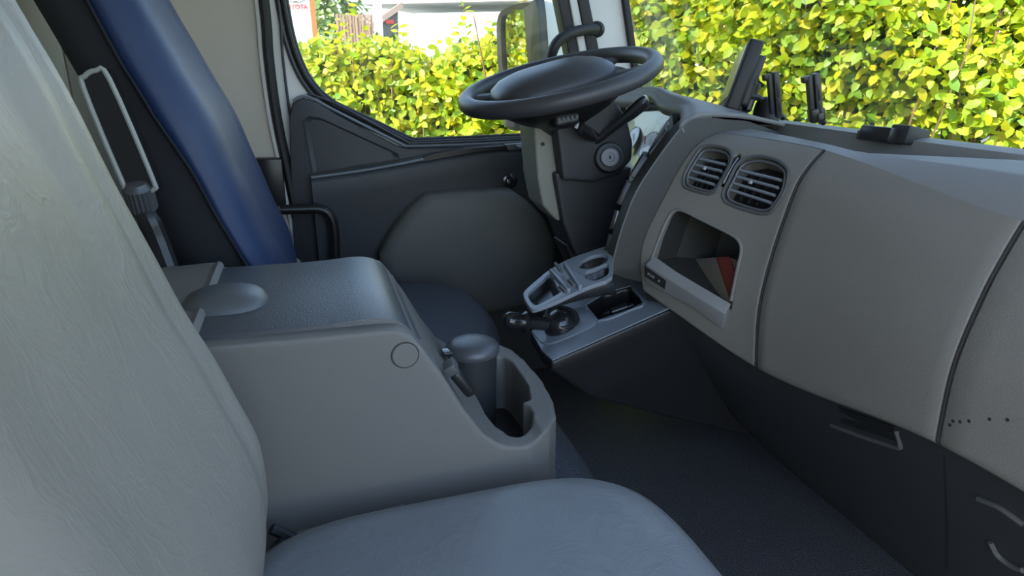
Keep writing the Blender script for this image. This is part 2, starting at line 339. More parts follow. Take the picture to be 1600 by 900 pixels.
# A pillar
yA = 1.93
def apil(px0, px1, px2, px3, y, dy, m, nm, k, lab):
    t0, t1 = P(px0, 0, y=y), P(px1, 0, y=y); b0, b1 = P(px2, 170, y=y), P(px3, 170, y=y)
    e0, e1 = b0+(t0-b0)*2.6, b1+(t1-b1)*2.6; g0, g1 = b0+(b0-t0)*.3, b1+(b1-t1)*.3
    bm = NB(); poly_ext(bm, [e0, e1, g1, g0], (0, dy, 0)); tag(bevel(obj(nm, bm, m), .004), lab, None, None, 'structure')
apil(916, 978, 950, 1006, 1.90, .05, M['white'], 'trim_5', 0, 'white painted windscreen pillar')
apil(872, 890, 906, 922, 1.90, .05, M['rubber'], 'trim_6', 0, 'black seal on the front edge of the door window')
apil(890, 904, 922, 936, 1.895, .05, M['mhouse'], 'trim_7', 0, 'grey strip of the door frame beside the pillar')
apil(903, 921, 935, 955, 1.89, .05, M['rubber'], 'trim_8', 0, 'black door seal against the white pillar')
apil(974, 984, 998, 1008, 1.885, .03, M['rubber'], 'trim_9', 0, 'black windscreen seal on the white pillar')
# windscreen
def wx(z): return .985-.30*(z-.93)
bm = NB(); poly_ext(bm, [V((wx(.90), -.02, .90)), V((wx(.90), 1.93, .90)), V((wx(1.70), 1.90, 1.70)), V((wx(1.70), .02, 1.70))], (.004, 0, .001)); struct('window_2', bm, M['wscreen'], 'windscreen pane above the dashboard')
bm = NB(); box(bm, (wx(1.72)+.01, .96, 1.72), (.08, 1.96, .09)); struct('trim_10', bm, M['beige'], 'roof rail above the windscreen')
bm = NB(); poly_ext(bm, [V((-.55, 1.96, 1.60)), V((.75, 1.96, 1.66)), V((.75, 1.96, 1.78)), V((-.55, 1.96, 1.80))], (0, .03, 0)); struct('trim_11', bm, M['white'], "rail above the driver's window")
bm = NB(); box(bm, (-.35, -.03, .92), (.46, .05, 1.74)); struct('wall_passenger', bm, M['white'], 'rear side panel behind the passenger door opening')
# grab handle at the pillar
g = thing('grab_handle', 'curved black grab handle on the windscreen pillar above the steering wheel', 'handle', P(925, 45, y=1.87))
bm = NB(); tube(bm, spline([P(932, 46, y=1.885), P(918, 46, y=1.87), P(898, 50, y=1.85), P(877, 60, y=1.84), P(865, 76, y=1.84), P(861, 98, y=1.85), P(862, 150, y=1.86), P(866, 200, y=1.88)], 6), .0145, 12); obj('bar', bm, M['rubber'], g)
bm = NB(); lathe(bm, [(.022, 0), (.022, .01), (.017, .016)], P(933, 46, y=1.90), (-.5, -.8, 0)); obj('mount_foot', bm, M['black'], g)

# ================================================================ DASHBOARD
DB = thing('dashboard', 'wide grey plastic dashboard with round-cornered vents, glove box and open pocket', 'dashboard', (.8, .6, FLOOR))
Y0, Y2, Y1, YC = .0, .61, .97, 1.20
def prof2(y): return PY(y, [(1600, 345), (1572, 392), (1540, 450), (1500, 540), (1480, 600), (1463, 690)])
s2 = PY(Y2, [(1600, 345), (1574, 388), (1540, 450), (1500, 540), (1480, 605), (1463, 690)])
s1 = PY(Y1, [(1287, 234), (1262, 262), (1240, 300), (1205, 400), (1185, 485), (1180, 572)])
sc = PY(YC, [(1126, 206), (1098, 218), (1075, 240), (1042, 295), (1001, 385), (1003, 452)])
s0 = [p+V((-.012, -Y2, .0)) for p in s2]
s0m = [p+V((-.000, -.30, .0)) for p in s2]
s0m[-1] = P(1680, 825, y=.31)if False else s0m[-1]
def resamp(pts, n=30):
    c = spline(pts, 8); L = [0]
    for a, b in zip(c, c[1:]): L.append(L[-1]+(b-a).length)
    out = []; j = 0
    for i in range(n):
        t = L[-1]*i/(n-1)
        while j < len(L)-2 and L[j+1] < t: j += 1
        out.append(c[j].lerp(c[j+1], (t-L[j])/max(L[j+1]-L[j], 1e-9)))
    return out
ST = [(y, resamp(s)) for y, s in ((Y0, s0), (.31, s0m), (Y2, s2), (Y1, s1), (YC, sc))]
def dsurf(y):                                        # smooth interpolation of the stations
    ys = [s[0] for s in ST]; i = max(0, min(len(ys)-2, sum(1 for q in ys if q <= y)-1)); t = (y-ys[i])/(ys[i+1]-ys[i])
    def tang(k, j):
        if k == 0: a, b = 0, 1
        elif k == len(ys)-1: a, b = k-1, k
        else: a, b = k-1, k+1
        return (ST[b][1][j]-ST[a][1][j])/(ys[b]-ys[a])
    h = ys[i+1]-ys[i]; out = []
    for j in range(30):
        p = ST[i][1][j]*(2*t**3-3*t*t+1)+tang(i, j)*h*(t**3-2*t*t+t)+ST[i+1][1][j]*(-2*t**3+3*t*t)+tang(i+1, j)*h*(t**3-t*t)
        out.append(V((p.x, y, p.z)))
    return out
BACKX, BACKZ = .955, .927
def full(y, lip=0.0):                                # profile from the windscreen edge over the top and down to the lower lip
    d = dsurf(y); t = d[0]; top = []
    e = V((max(t.x+.02, .85 if y < 1.0 else .86), y, max(t.z, .905)+.006))
    top = [V((lerp(e.x, BACKX, k/6), y, lerp(e.z, BACKZ, k/6))) for k in range(6, 0, -1)]
    b = d[-1]; return top, d, [b+V((.006, 0, -.006)), b+V((.022, 0, -.008)), b+V((.05, 0, -.004))]
def panel(name, ya, yb, m, gap=.0022, n=16):
    ya += gap; yb -= gap; rows = []
    for k in range(n+1):
        y = lerp(ya, yb, k/n); t, d, b = full(y); rows.append(d+b)
    nrm = []
    def inset(row, s, d): return [p+V((d, s, 0)) for p in row]
    r0 = [inset(rows[0], .0+0.0022, .014), inset(rows[0], .0008, .004), inset(rows[0], 0.000, .0016)]
    rows2 = [inset(rows[0], 0, .03), inset(rows[0], 0, .004), inset(rows[0], .0012, .001)] + [inset(rows[0], .003, 0)] + rows[1:-1] + [inset(rows[-1], -.003, 0), inset(rows[-1], -.0012, .001), inset(rows[-1], 0, .004), inset(rows[-1], 0, .03)]
    bm = NB(); grid(bm, rows2); return obj(name, bm, m, DB, 179, norm=True)
gl = panel('glove_box_lid', Y2, Y1, M['dash'], .003)
ep = panel('end_panel', Y0, Y2, M['dash'], .003)
for Yq in (Y2, Y1):
    t_, d_, b_ = full(Yq); bm = NB(); tube(bm, [p+V((.0012, 0, 0)) for p in d_+b_[:1]], .0017, 8); obj('panel_seam', bm, M['ink'], DB)
# centre panel, solid, with pocket and vent openings
bm = NB(); rings = []
for k in range(25):
    y = lerp(Y1+.003, YC, k/24); t, d, b = full(y); row = d+b
    rings.append(row+[V((row[-1].x+.10, y, row[-1].z)), V((.98, y, .60)), V((.98, y, row[0].z-.02)), V((row[0].x+.03, y, row[0].z-.004))])
loft(bm, rings); cp = obj('centre_panel', bm, M['dash'], DB)
ct = tree_of(cp)
def trace(pts, off=0, tree=None): return [hit(tree or ct, a, b, off)[0] for a, b in pts]
pocket_px = [(1030, 372), (1043, 340), (1053, 328), (1064, 328), (1100, 345), (1142, 366), (1154, 375), (1158, 390), (1155, 410), (1148, 440), (1141, 486), (1100, 463), (1060, 437), (1019, 410)]
po = trace(pocket_px, 0); deep = V((.72, .30, -.02)).normalized()
po = [p for p in po if p is not None]
bmc = NB(); poly_ext(bmc, [p-deep*.05 for p in po], deep*.21)
V2 = [(1165, 246), (1190, 243), (1216, 250), (1230, 262), (1232, 275), (1226, 300), (1208, 328), (1198, 334), (1180, 333), (1140, 320), (1130, 312), (1129, 300), (1138, 282), (1150, 258)]
V1 = [(1096, 230), (1115, 227), (1134, 231), (1142, 238), (1143, 250), (1136, 268), (1120, 296), (1110, 303), (1098, 302), (1072, 294), (1067, 286), (1069, 272), (1081, 250)]
SL = [(1124, 290), (1129, 272), (1142, 250), (1152, 240), (1157, 243), (1150, 262), (1138, 282), (1130, 292)]
vcs = []
for vp, dp in ((V2, .05), (V1, .05), (SL, .02)):
    q = trace(vp); bb = NB(); n_ = hit(ct, *vp[0])[1]; poly_ext(bb, [p+n_*.03 for p in q], -n_*(.03+dp)); vcs.append(bb)
cut(cp, [bmc]+vcs); soft(cp, .0028, 3, .5)
# vents: rim, back, louvres
def vent(px, corners, label, knob):
    vt = bpy.data.objects.new('air_vent', None); COL.objects.link(vt); c0, n0 = hit(ct, *knob)
    vt.parent = DB; vt.matrix_parent_inverse = DB.matrix_world.inverted(); vt.location = c0; vt.matrix_world = Matrix.Translation(c0)
    cen = sum((V((a, b)) for a, b in px), V((0, 0)))/len(px)
    rimp = spline([p for p in trace([tuple(cen+(V(q)-cen)*.985) for q in px], -.001)], 4, True)
    bm = NB(); tube(bm, rimp, .0035, 8, True); sub('rim', bm, M['dgrey'], vt)
    bm = NB(); poly_ext(bm, [p-n0*.040 for p in trace(px)], -n0*.006); sub('backing', bm, M['black'], vt)
    rimp = spline([p for p in trace([tuple(cen+(V(q)-cen)*.86) for q in px], -.006)], 4, True)
    bm = NB(); tube(bm, rimp, .0030, 8, True, flat=1.6, ref=n0); sub('louvre_frame', bm, M['nose'], vt)
    tl, tr_, br, bl_ = [V(c) for c in corners]
    for k in range(1, 5):
        t = k/5; a = tl.lerp(bl_, t); b = tr_.lerp(br, t)
        pa = [hit(ct, *a.lerp(b, u), -.007)[0] for u in (0, .25, .5, .75, 1)]
        bm = NB(); tube(bm, pa, .0030, 8, flat=2.2, ref=n0); sub('louvre', bm, M['tray'], vt)
    for u in (.2, .4, .6, .8):                       # vertical vanes behind the louvres
        a = tl.lerp(tr_, u); b = bl_.lerp(br, u); bm = NB(); tube(bm, [hit(ct, *a, -.026)[0], hit(ct, *b, -.026)[0]], .002, 6, flat=3, ref=n0); sub('vane', bm, M['rubber'], vt)
    kc = hit(ct, *knob, -.002)[0]; bm = NB(); box(bm, kc, (.006, .006, .004), axes((0, 1, 0), n0)); sub('vent_tab', bm, M['silver'], vt)
def sub(name, bm, m, parent, smooth=35):
    bmesh.ops.recalc_face_normals(bm, faces=bm.faces); me = bpy.data.meshes.new(name); bm.to_mesh(me); bm.free()
    me.transform(Matrix.Translation(-parent.matrix_world.translation)); me.shade_smooth(); me.set_sharp_from_angle(angle=radians(smooth)); me.materials.append(m)
    o = bpy.data.objects.new(name, me); COL.objects.link(o); o.parent = parent; return o
vent(V2, ((1160, 254), (1222, 268), (1196, 328), (1134, 306)), None, (1172, 284))
vent(V1, ((1094, 236), (1136, 244), (1108, 298), (1070, 286)), None, (1100, 262))
q = trace([(1129, 286), (1136, 272), (1145, 256), (1152, 246)], -.002); bm = NB(); tube(bm, q, .0035, 8); obj('vent_wheel', bm, M['gloss'], DB)
# dark shell inside the pocket: recess shade put into its colour
bm = NB(); c_p = sum(po, V())/len(po); fr_ = [c_p+(p-c_p)*.975+deep*.012 for p in po]; bk2 = [p+deep*.140 for p in fr_]; n = len(fr_)
A_ = [bm.verts.new(p) for p in fr_]; B_ = [bm.verts.new(p) for p in bk2]
for i in range(n): bm.faces.new((A_[i], A_[(i+1) % n], B_[(i+1) % n], B_[i]))
for t in geometry.tessellate_polygon([bk2]): bm.faces.new([B_[i] for i in t])
obj('pocket_shade', bm, M['wall'], DB, 30)
# pocket rim, ledge, label plate
bm = NB(); tube(bm, spline(trace([(1018, 404), (1030, 372), (1044, 340), (1056, 328), (1070, 330), (1100, 345), (1140, 365), (1154, 376), (1158, 392), (1152, 420), (1142, 470)], -.001), 4), .0035, 8); obj('pocket_rim', bm, M['dash'], DB)
n_ = hit(ct, 1080, 480)[1]
la = trace([(1014, 411), (1050, 434), (1095, 462), (1139, 488)], .013); lb = trace([(1022, 400), (1056, 424), (1100, 450), (1141, 474)], -.001)
lc = trace([(1012, 440), (1045, 457), (1090, 482), (1132, 512)], .007)
bm = NB(); loft(bm, [[la[i], lb[i], lb[i]-n_*.004-V((0, 0, .004)), lc[i]-n_*.012, lc[i]] for i in range(4)]); bevel(obj('pocket_ledge', bm, M['dashtop'], DB), .002)
lp = [la[0].lerp(lc[0], .06), la[0].lerp(la[1], .92).lerp(lc[0].lerp(lc[1], .92), .16), la[0].lerp(la[1], .90).lerp(lc[0].lerp(lc[1], .90), .72), la[0].lerp(lc[0], .62)]
bm = NB(); poly_ext(bm, [p+n_*.001 for p in lp], n_*.0015); obj('label_plate', bm, M['ink'], DB)
bm = NB()
for u in (.2, .32, .44, .72):
    c = lp[0].lerp(lp[1], u).lerp(lp[3].lerp(lp[2], u), .5)+n_*.0028; R_ = axes(lp[1]-lp[0], n_)
    for dx, dy, sx, sy in ((-.0018, 0, .0008, .006), (.0012, 0, .0008, .006), (0, .0, .0026, .0008)): box(bm, c+R_@V((dx, dy, 0)), (sx, sy, .0004), R_)
obj('lettering', bm, M['silver'], DB)
# book in the pocket
bk0 = [hit(ct, 1112, 436)[0] or po[0]][0]
bh = V((hit(ct, 1140, 500)[0].x+.035, 1.0, 0))
def PX(x, pts): return [P(a, b, x=x) for a, b in pts]
xb = .735
cov = [P(1073, 405, x=.745), P(1118, 402, x=.755), P(1146, 470, x=.735), P(1146, 520, x=.72), P(1100, 478, x=.72)]
B = thing('book', 'worn grey-brown book with a dark red band lying in the open dash pocket', 'book', cov[4])
nb = (cov[1]-cov[0]).cross(cov[4]-cov[0]).normalized()
if nb.dot(CAM-cov[0]) < 0: nb = -nb
q0, q1 = P(1073, 405, x=.745), P(1118, 402, x=.755); dn = (P(1085, 446, x=.73)-q0).normalized(); L = .12
wdt = (q1-q0)
bm = NB(); poly_ext(bm, [q0, q0+wdt, q0+wdt+dn*L, q0+dn*L], -nb*.003); bevel(obj('cover', bm, M['book'], B), .001)
bm = NB(); poly_ext(bm, [q0+wdt*.995, q0+wdt*1.42, q0+wdt*1.42+dn*L, q0+wdt*.995+dn*L], -nb*.003); bevel(obj('red_band', bm, M['red'], B), .001)
bm = NB(); poly_ext(bm, [q0+wdt*.02+dn*.002-nb*.003, q0+wdt*1.40+dn*.002-nb*.003, q0+wdt*1.40+dn*L-nb*.003, q0+wdt*.02+dn*L-nb*.003], -nb*.016); obj('pages', bm, M['paper'], B)
bm = NB(); poly_ext(bm, [q0-nb*.019, q0+wdt*1.42-nb*.019, q0+wdt*1.42+dn*L-nb*.019, q0+dn*L-nb*.019], -nb*.002); obj('back_cover', bm, M['red'], B)
# dash top with the recessed shelf
bm = NB(); rows = []
ny = 120
for k in range(ny+1):
    y = lerp(Y0, 1.93, k/ny); yy = min(y, YC)
    d = dsurf(yy)[0]; t = d.copy(); t.y = y
    if y > YC: t.x = max(d.x, .80)
    row = [t]
    e = V((max(t.x+.02, .845), y, max(t.z+.004, .906)))
    r0, r1 = .70, 1.34
    ins = min(1, max(0, (y-r0)/.05))*min(1, max(0, (r1-y)/.03)); front = .04+.50*max(0, 1-max(0, y-r0)/.20)
    us = [(front*k/6, 0) for k in range(1, 7)]+[(front+.035, .6), (front+.07, 1)]+[(lerp(front+.07, .66, k/6), 1) for k in range(1, 7)]+[(.70, .5), (.72, 0)]+[(lerp(.72, 1, k/5), 0) for k in range(1, 6)]
    for u, dd_ in us:
        row.append(V((lerp(e.x, BACKX+.03, u), y, lerp(e.z, BACKZ, min(1, u*1.15))-.035*dd_*ins)))
    rows.append(row)
grid(bm, rows); obj('dash_top', bm, M['dashtop'], DB, 50)
# lower dark fascia
bm = NB(); rows = []
for k in range(33):
    y = lerp(.0, 1.22, k/32); b = full(y)[2][1]; x0 = b.x+.006; z0 = b.z+.012
    rows.append([V((x0, y, z0)), V((x0+.004, y, z0-.04)), V((lerp(x0, 1.03, .25), y, lerp(z0, .1, .32))), V((lerp(x0, 1.03, .6), y, lerp(z0, .1, .66))), V((1.04, y, .11))])
rows += [[V((.80, y, .62)), V((.82, y, .56)), V((.88, y, .42)), V((.97, y, .25)), V((1.05, y, .11))] for y in (1.30, 1.6, 1.93)]
grid(bm, rows); lf = obj('lower_fascia', bm, M['dark'], DB, 60)
lt = tree_of(lf)
hp = [hit(lt, a, b, -.002)[0] for a, b in ((1312, 636), (1398, 666), (1402, 690), (1318, 662))]; n_ = hit(lt, 1350, 660)[1]
bm = NB(); poly_ext(bm, [p+n_*.004 for p in hp], -n_*.002); obj('recess_grip', bm, M['black'], DB)
bm = NB(); tube(bm, spline([hit(lt, a, b, .001)[0] for a, b in ((1300, 664), (1308, 667), (1350, 682), (1400, 698), (1407, 694), (1401, 672))], 4), .004, 8); obj('grip_lip', bm, M['dgrey'], DB)
bm = NB(); tube(bm, hits(lt, ((1476, 712), (1479, 760), (1482, 830), (1480, 890)), .0003), .0015, 6); obj('fascia_seam', bm, M['black'], DB)
fp = hits(lt, ((1530, 778), (1560, 790), (1580, 803), (1600, 818)), .002)
bm = NB(); tube(bm, spline(fp, 4), .004, 8); obj('fascia_highlight', bm, M['dgrey'], DB)  # lighter arc tube standing for a highlight on the fascia
fp = hits(lt, ((1549, 846), (1560, 866), (1580, 882), (1600, 890)), .002)
bm = NB(); tube(bm, spline(fp, 4), .004, 8); obj('fascia_highlight', bm, M['dgrey'], DB)  # second arc highlight, also put into shape and colour
et = tree_of(ep)
for a, b in ((1484, 664), (1489, 658), (1500, 659), (1514, 658), (1546, 655), (1574, 656)):
    h, n_ = hit(et, a, b, -.0005)
    if h is None: continue
    bm = NB(); lathe(bm, [(.0024, 0), (.0024, .0008), (.0012, .0009)], h, n_, 12); obj('screw_hole', bm, M['ink'], DB)

# instrument binnacle
sw = PY(YC-.001, [(1136, 187), (1112, 184), (1084, 187), (1065, 201), (1040, 233), (1016, 267), (994, 303), (977, 345), (965, 384), (955, 426), (975, 434), (1000, 440)])
sw += [V((.80, YC-.001, .60)), V((.95, YC-.001, .65)), V((.95, YC-.001, .90)), V((.84, YC-.001, .935))]
bm = NB(); poly_ext(bm, spline(sw[:10], 4)+sw[10:], (0, .036, 0)); bevel(obj('binnacle_side', bm, M['wall'], DB), .004, 3, 50)
bm = NB(); tube(bm, [p+V((-.001, .001, .001)) for p in spline(sw[1:10], 4)], .0022, 8); obj('side_piping', bm, M['nose'], DB)
hs_ = [(1.20, (1064, 197), (1100, 180)), (1.28, (1066, 176), (1092, 163)), (1.36, (1054, 172), (1070, 154)), (1.43, (1034, 166), (1048, 148)), (1.49, (1020, 150), (1025, 140)), (1.55, (1008, 152), (1005, 138)), (1.62, (985, 159), (975, 140)), (1.72, (952, 156), (945, 142))]
rows = []
for y, f_, k_ in hs_:
    F_, K_ = P(*f_, y=y), P(*k_, y=y); Bk = V((max(.93, K_.x+.10), y, .925)); K_.x = max(K_.x, F_.x+.02)
    rows.append(spline([F_+V((.006, 0, -.014)), F_, F_.lerp(K_, .4)+V((0, 0, .003)), K_, K_.lerp(Bk, .5)+V((0, 0, .006)), Bk], 4))
rows = [list(c) for c in zip(*[spline(list(c), 4) for c in zip(*rows)])]
bm = NB(); grid(bm, rows); hood = obj('binnacle_hood', bm, M['dashtop'], DB, 179); mods(hood, [('SOLIDIFY', dict(thickness=.008, offset=0))]); hood.data.shade_smooth()
# switch strip on the driver side of the wall
rt = sw[3:10]; rt = spline([p+V((.002, .036, 0)) for p in rt], 4)
lt_px = [(1050, 178), (1026, 214), (1004, 252), (983, 296), (969, 335), (961, 375), (953, 415)]
lft = spline(PY(1.345, lt_px), 4)
lft = [V((max(p.x, rt[i].x+.012), p.y, p.z)) for i, p in enumerate(lft)]
bm = NB(); grid(bm, [[p+V((0, 0, 0)) for p in rt], lft, [p+V((.06, .006, 0)) for p in lft]]); obj('switch_strip', bm, M['nose'], DB, 40)
def onstrip(t, u): 
    i = t*(len(rt)-1); k = min(int(i), len(rt)-2); a = rt[k].lerp(rt[k+1], i-k); b = lft[k].lerp(lft[k+1], i-k); return a.lerp(b, u)
for t0, t1, u0, u1, h_, mm in ((.06, .24, .1, .5, .006, 'black'), (.05, .22, .58, .9, .003, 'tray'), (.26, .42, .08, .48, .014, 'black'), (.27, .40, .55, .9, .006, 'black'), (.45, .60, .08, .5, .014, 'black'), (.45, .58, .55, .9, .008, 'black'), (.63, .76, .1, .5, .012, 'gloss'), (.79, .90, .1, .5, .010, 'black')):
    q = [onstrip(t0, u0), onstrip(t0, u1), onstrip(t1, u1), onstrip(t1, u0)]; nn = (q[1]-q[0]).cross(q[3]-q[0]).normalized()
    if nn.x > 0: nn = -nn
    bm = NB(); poly_ext(bm, [p-nn*.002 for p in q], nn*(h_+.002)); bevel(obj('switch', bm, M[mm], DB), .0015)
# instrument cluster
ci = [P(1050, 172, y=1.37), P(975, 176, y=1.66), P(965, 262, y=1.66), P(990, 318, y=1.37)]
ci[1].x = max(ci[1].x, .80); ci[2].x = ci[1].x-.03; ci[0].x += .02
bm = NB(); poly_ext(bm, ci, (.02, 0, -.004)); obj('instrument_cluster', bm, M['cluster'], DB)
nn = (ci[1]-ci[0]).cross(ci[3]-ci[0]).normalized(); nn = -nn if nn.x > 0 else nn
for u, v, r in ((.28, .42, .036), (.70, .42, .036)):
    c = ci[0].lerp(ci[1], u).lerp(ci[3].lerp(ci[2], u), v); bm = NB(); lathe(bm, [(r, 0), (r, .0014), (r-.003, .0018), (r-.004, .001)], c+nn*.0005, nn); obj('dial', bm, M['cluster'], DB)
    bm = NB(); tube(bm, [c+nn*.009, c+nn*.009+(ci[0]-ci[3]).normalized()*r*.5+(ci[1]-ci[0]).normalized()*r*.5], .0016, 6); obj('needle', bm, M['redink'], DB)
# inner walls of the cluster bay
bay = [P(1058, 174, y=1.35), P(970, 160, y=1.68), P(955, 300, y=1.68), P(975, 400, y=1.35)]
bm = NB(); bk_ = [ci[0]+V((.01, -.01, .02)), ci[1]+V((.01, .02, .03)), ci[2]+V((.01, .02, -.02)), ci[3]+V((.01, -.01, -.02))]
for i in range(4):
    j = (i+1) % 4; vs = [bm.verts.new(p) for p in (bay[i], bay[j], bk_[j], bk_[i])]; bm.faces.new(vs)
bm.faces.new([bm.verts.new(p+V((.015, 0, 0))) for p in bk_]); obj('cluster_bay', bm, M['dgrey'], DB, 30)
# knee panel under the binnacle
bm = NB(); grid(bm, [[V((.66, y, .70)), V((.68, y, .60)), V((.74, y, .48)), V((.82, y, .38))] for y in (1.25, 1.45, 1.65, 1.93)]); obj('knee_panel', bm, M['dark'], DB, 60)

# ================================================================ STEERING WHEEL
WC = P(873, 126, y=1.46); wn = V((-.245, -.085, .965)).normalized(); wu = V((1, 0, 0)); wu = (wu-wn*wu.dot(wn)).normalized(); wv = wn.cross(wu)
def Wp(a, b, c=0): return WC+wu*a+wv*b+wn*c
SWH = thing('steering_wheel', 'large dark grey steering wheel with a padded centre', 'steering wheel', WC)
RW = .207
bm = NB(); tube(bm, [Wp(RW*cos(2*pi*k/96), RW*sin(2*pi*k/96)) for k in range(96)], .0185, 16, True, ref=wn); obj('rim', bm, M['wheel'], SWH)
rings = []
for c, a, b in ((.038, .050, .035), (.034, .085, .058), (.025, .115, .082), (.012, .133, .098), (.0, .140, .104), (-.012, .138, .102)):
    rings.append([Wp(x, y, c) for x, y in selip(-.015, 0, a, b, 2.7, 44)])
bm = NB(); loft(bm, rings[::-1]); obj('airbag_pad', bm, M['wheel'], SWH, 50)
rings = []
for c, a, b in ((-.010, .150, .118), (-.022, .152, .120), (-.045, .138, .110), (-.068, .105, .085), (-.085, .070, .062), (-.105, .052, .05)):
    rings.append([Wp(x, y, c) for x, y in selip(0, 0, a, b, 2.4, 40)])
bm = NB(); loft(bm, rings); obj('hub', bm, M['black'], SWH, 60)
for s in (-1, 1):
    for sy in (-1, 1):
        bm = NB(); a0 = Wp(s*.085, sy*.055, -.012); a1 = Wp(s*RW*cos(radians(28)), sy*RW*sin(radians(28)), -.004)
        tube(bm, spline([a0, a0.lerp(a1, .5)-wn*.004, a1], 5), [.030, .028, .027, .026, .025, .024, .023, .022, .021, .020, .019][:11], 10, flat=.45, ref=wn); obj('spoke', bm, M['wheel'], SWH)
# ================================================================ STEERING COLUMN
SC = thing('steering_column', 'dark steering column shroud with ignition lock and stalks', 'steering column', (.6, 1.45, .6))
def prism_y(pts, y0, y1): 
    q = PY(y0, pts); return poly_ext(NB(), q, (0, y1-y0, 0))
sh = obj('upper_shroud', prism_y([(868, 190), (880, 172), (905, 154), (938, 150), (962, 158), (980, 184), (990, 225), (988, 250), (968, 272), (930, 285), (880, 282)], 1.41, 1.53), M['dark'], SC); soft(sh, .004, 8)
ol = [P(833, 178, y=1.50), P(878, 178, y=1.44), P(884, 250, y=1.44), P(905, 330, y=1.44), P(852, 318, y=1.50), P(840, 270, y=1.50)]
ls = obj('lower_shroud', prism_y([(832, 178), (884, 178), (890, 262), (900, 300), (900, 345), (870, 345), (848, 322), (840, 280)], 1.45, 1.56), M['shroud_lit'], SC); soft(ls, .004, 8)
ls = obj('column_trunk', prism_y([(866, 270), (988, 262), (975, 330), (965, 395), (900, 400), (880, 350)], 1.43, 1.55), M['dark'], SC); soft(ls, .004, 8)
ls = obj('column_foot', prism_y([(880, 380), (965, 380), (985, 480), (925, 480)], 1.46, 1.54), M['black'], SC); soft(ls, .005, 6)
bm = NB(); lathe(bm, [(.004, 0), (.004, .002), (.001, .003)], P(848, 225, y=1.447), (0, -1, 0), 12); obj('shroud_screw', bm, M['ink'], SC)
ig = P(952, 246, y=1.40); iax = V((-.25, -.93, .15))
bm = NB(); lathe(bm, [(.036, -.03), (.034, .0), (.030, .010), (.025, .011), (.0245, .004)], ig, iax, 36); obj('lock_collar', bm, M['dark'], SC)
bm = NB(); lathe(bm, [(.022, -.01), (.0215, .010), (.019, .012), (.010, .012), (.0095, .010), (.003, .010)], ig, iax, 36); lk = obj('lock_barrel', bm, M['chrome'], SC)
bm = NB(); box(bm, ig+iax.normalized()*.013, (.0022, .008, .002), axes(V((1, 0, .2)), iax)); obj('keyhole', bm, M['ink'], SC)
bm = NB(); tube(bm, spline([P(930, 222, y=1.42), P(960, 198, y=1.39), P(985, 178, y=1.37), P(1006, 160, y=1.36), P(1013, 156, y=1.355)], 4), [.012]*5+[.013, .014, .016, .018, .019, .0195, .020, .020, .019, .017, .014, .010], 10, flat=.75); obj('indicator_stalk', bm, M['gloss'], SC)
pd = P(880, 188, y=1.385); R_ = axes(V((1, .05, .12)), V((.1, -.95, .25)))
pod = rbox('control_pod', pd, (.058, .032, .05), R_, .010, M['black'], SC, 3)
for k in range(5):
    bm = NB(); lathe(bm, [(.0038, 0), (.0038, .0035), (.002, .004)], pd+R_@V((-.020+.010*k, .0, .0245)), R_@V((0, 0, 1)), 12); obj('pod_button', bm, M['dgrey'], SC)
bm = NB(); tube(bm, spline([P(897, 182, y=1.37), P(902, 190, y=1.368), P(900, 200, y=1.37)], 4), .004, 8); obj('pod_edge', bm, M['silver'], SC)
bm = NB(); tube(bm, [P(930, 215, y=1.42), P(916, 206, y=1.385), P(908, 200, y=1.37)], [.012, .016, .012], 6); obj('short_stalk', bm, M['gloss'], SC)

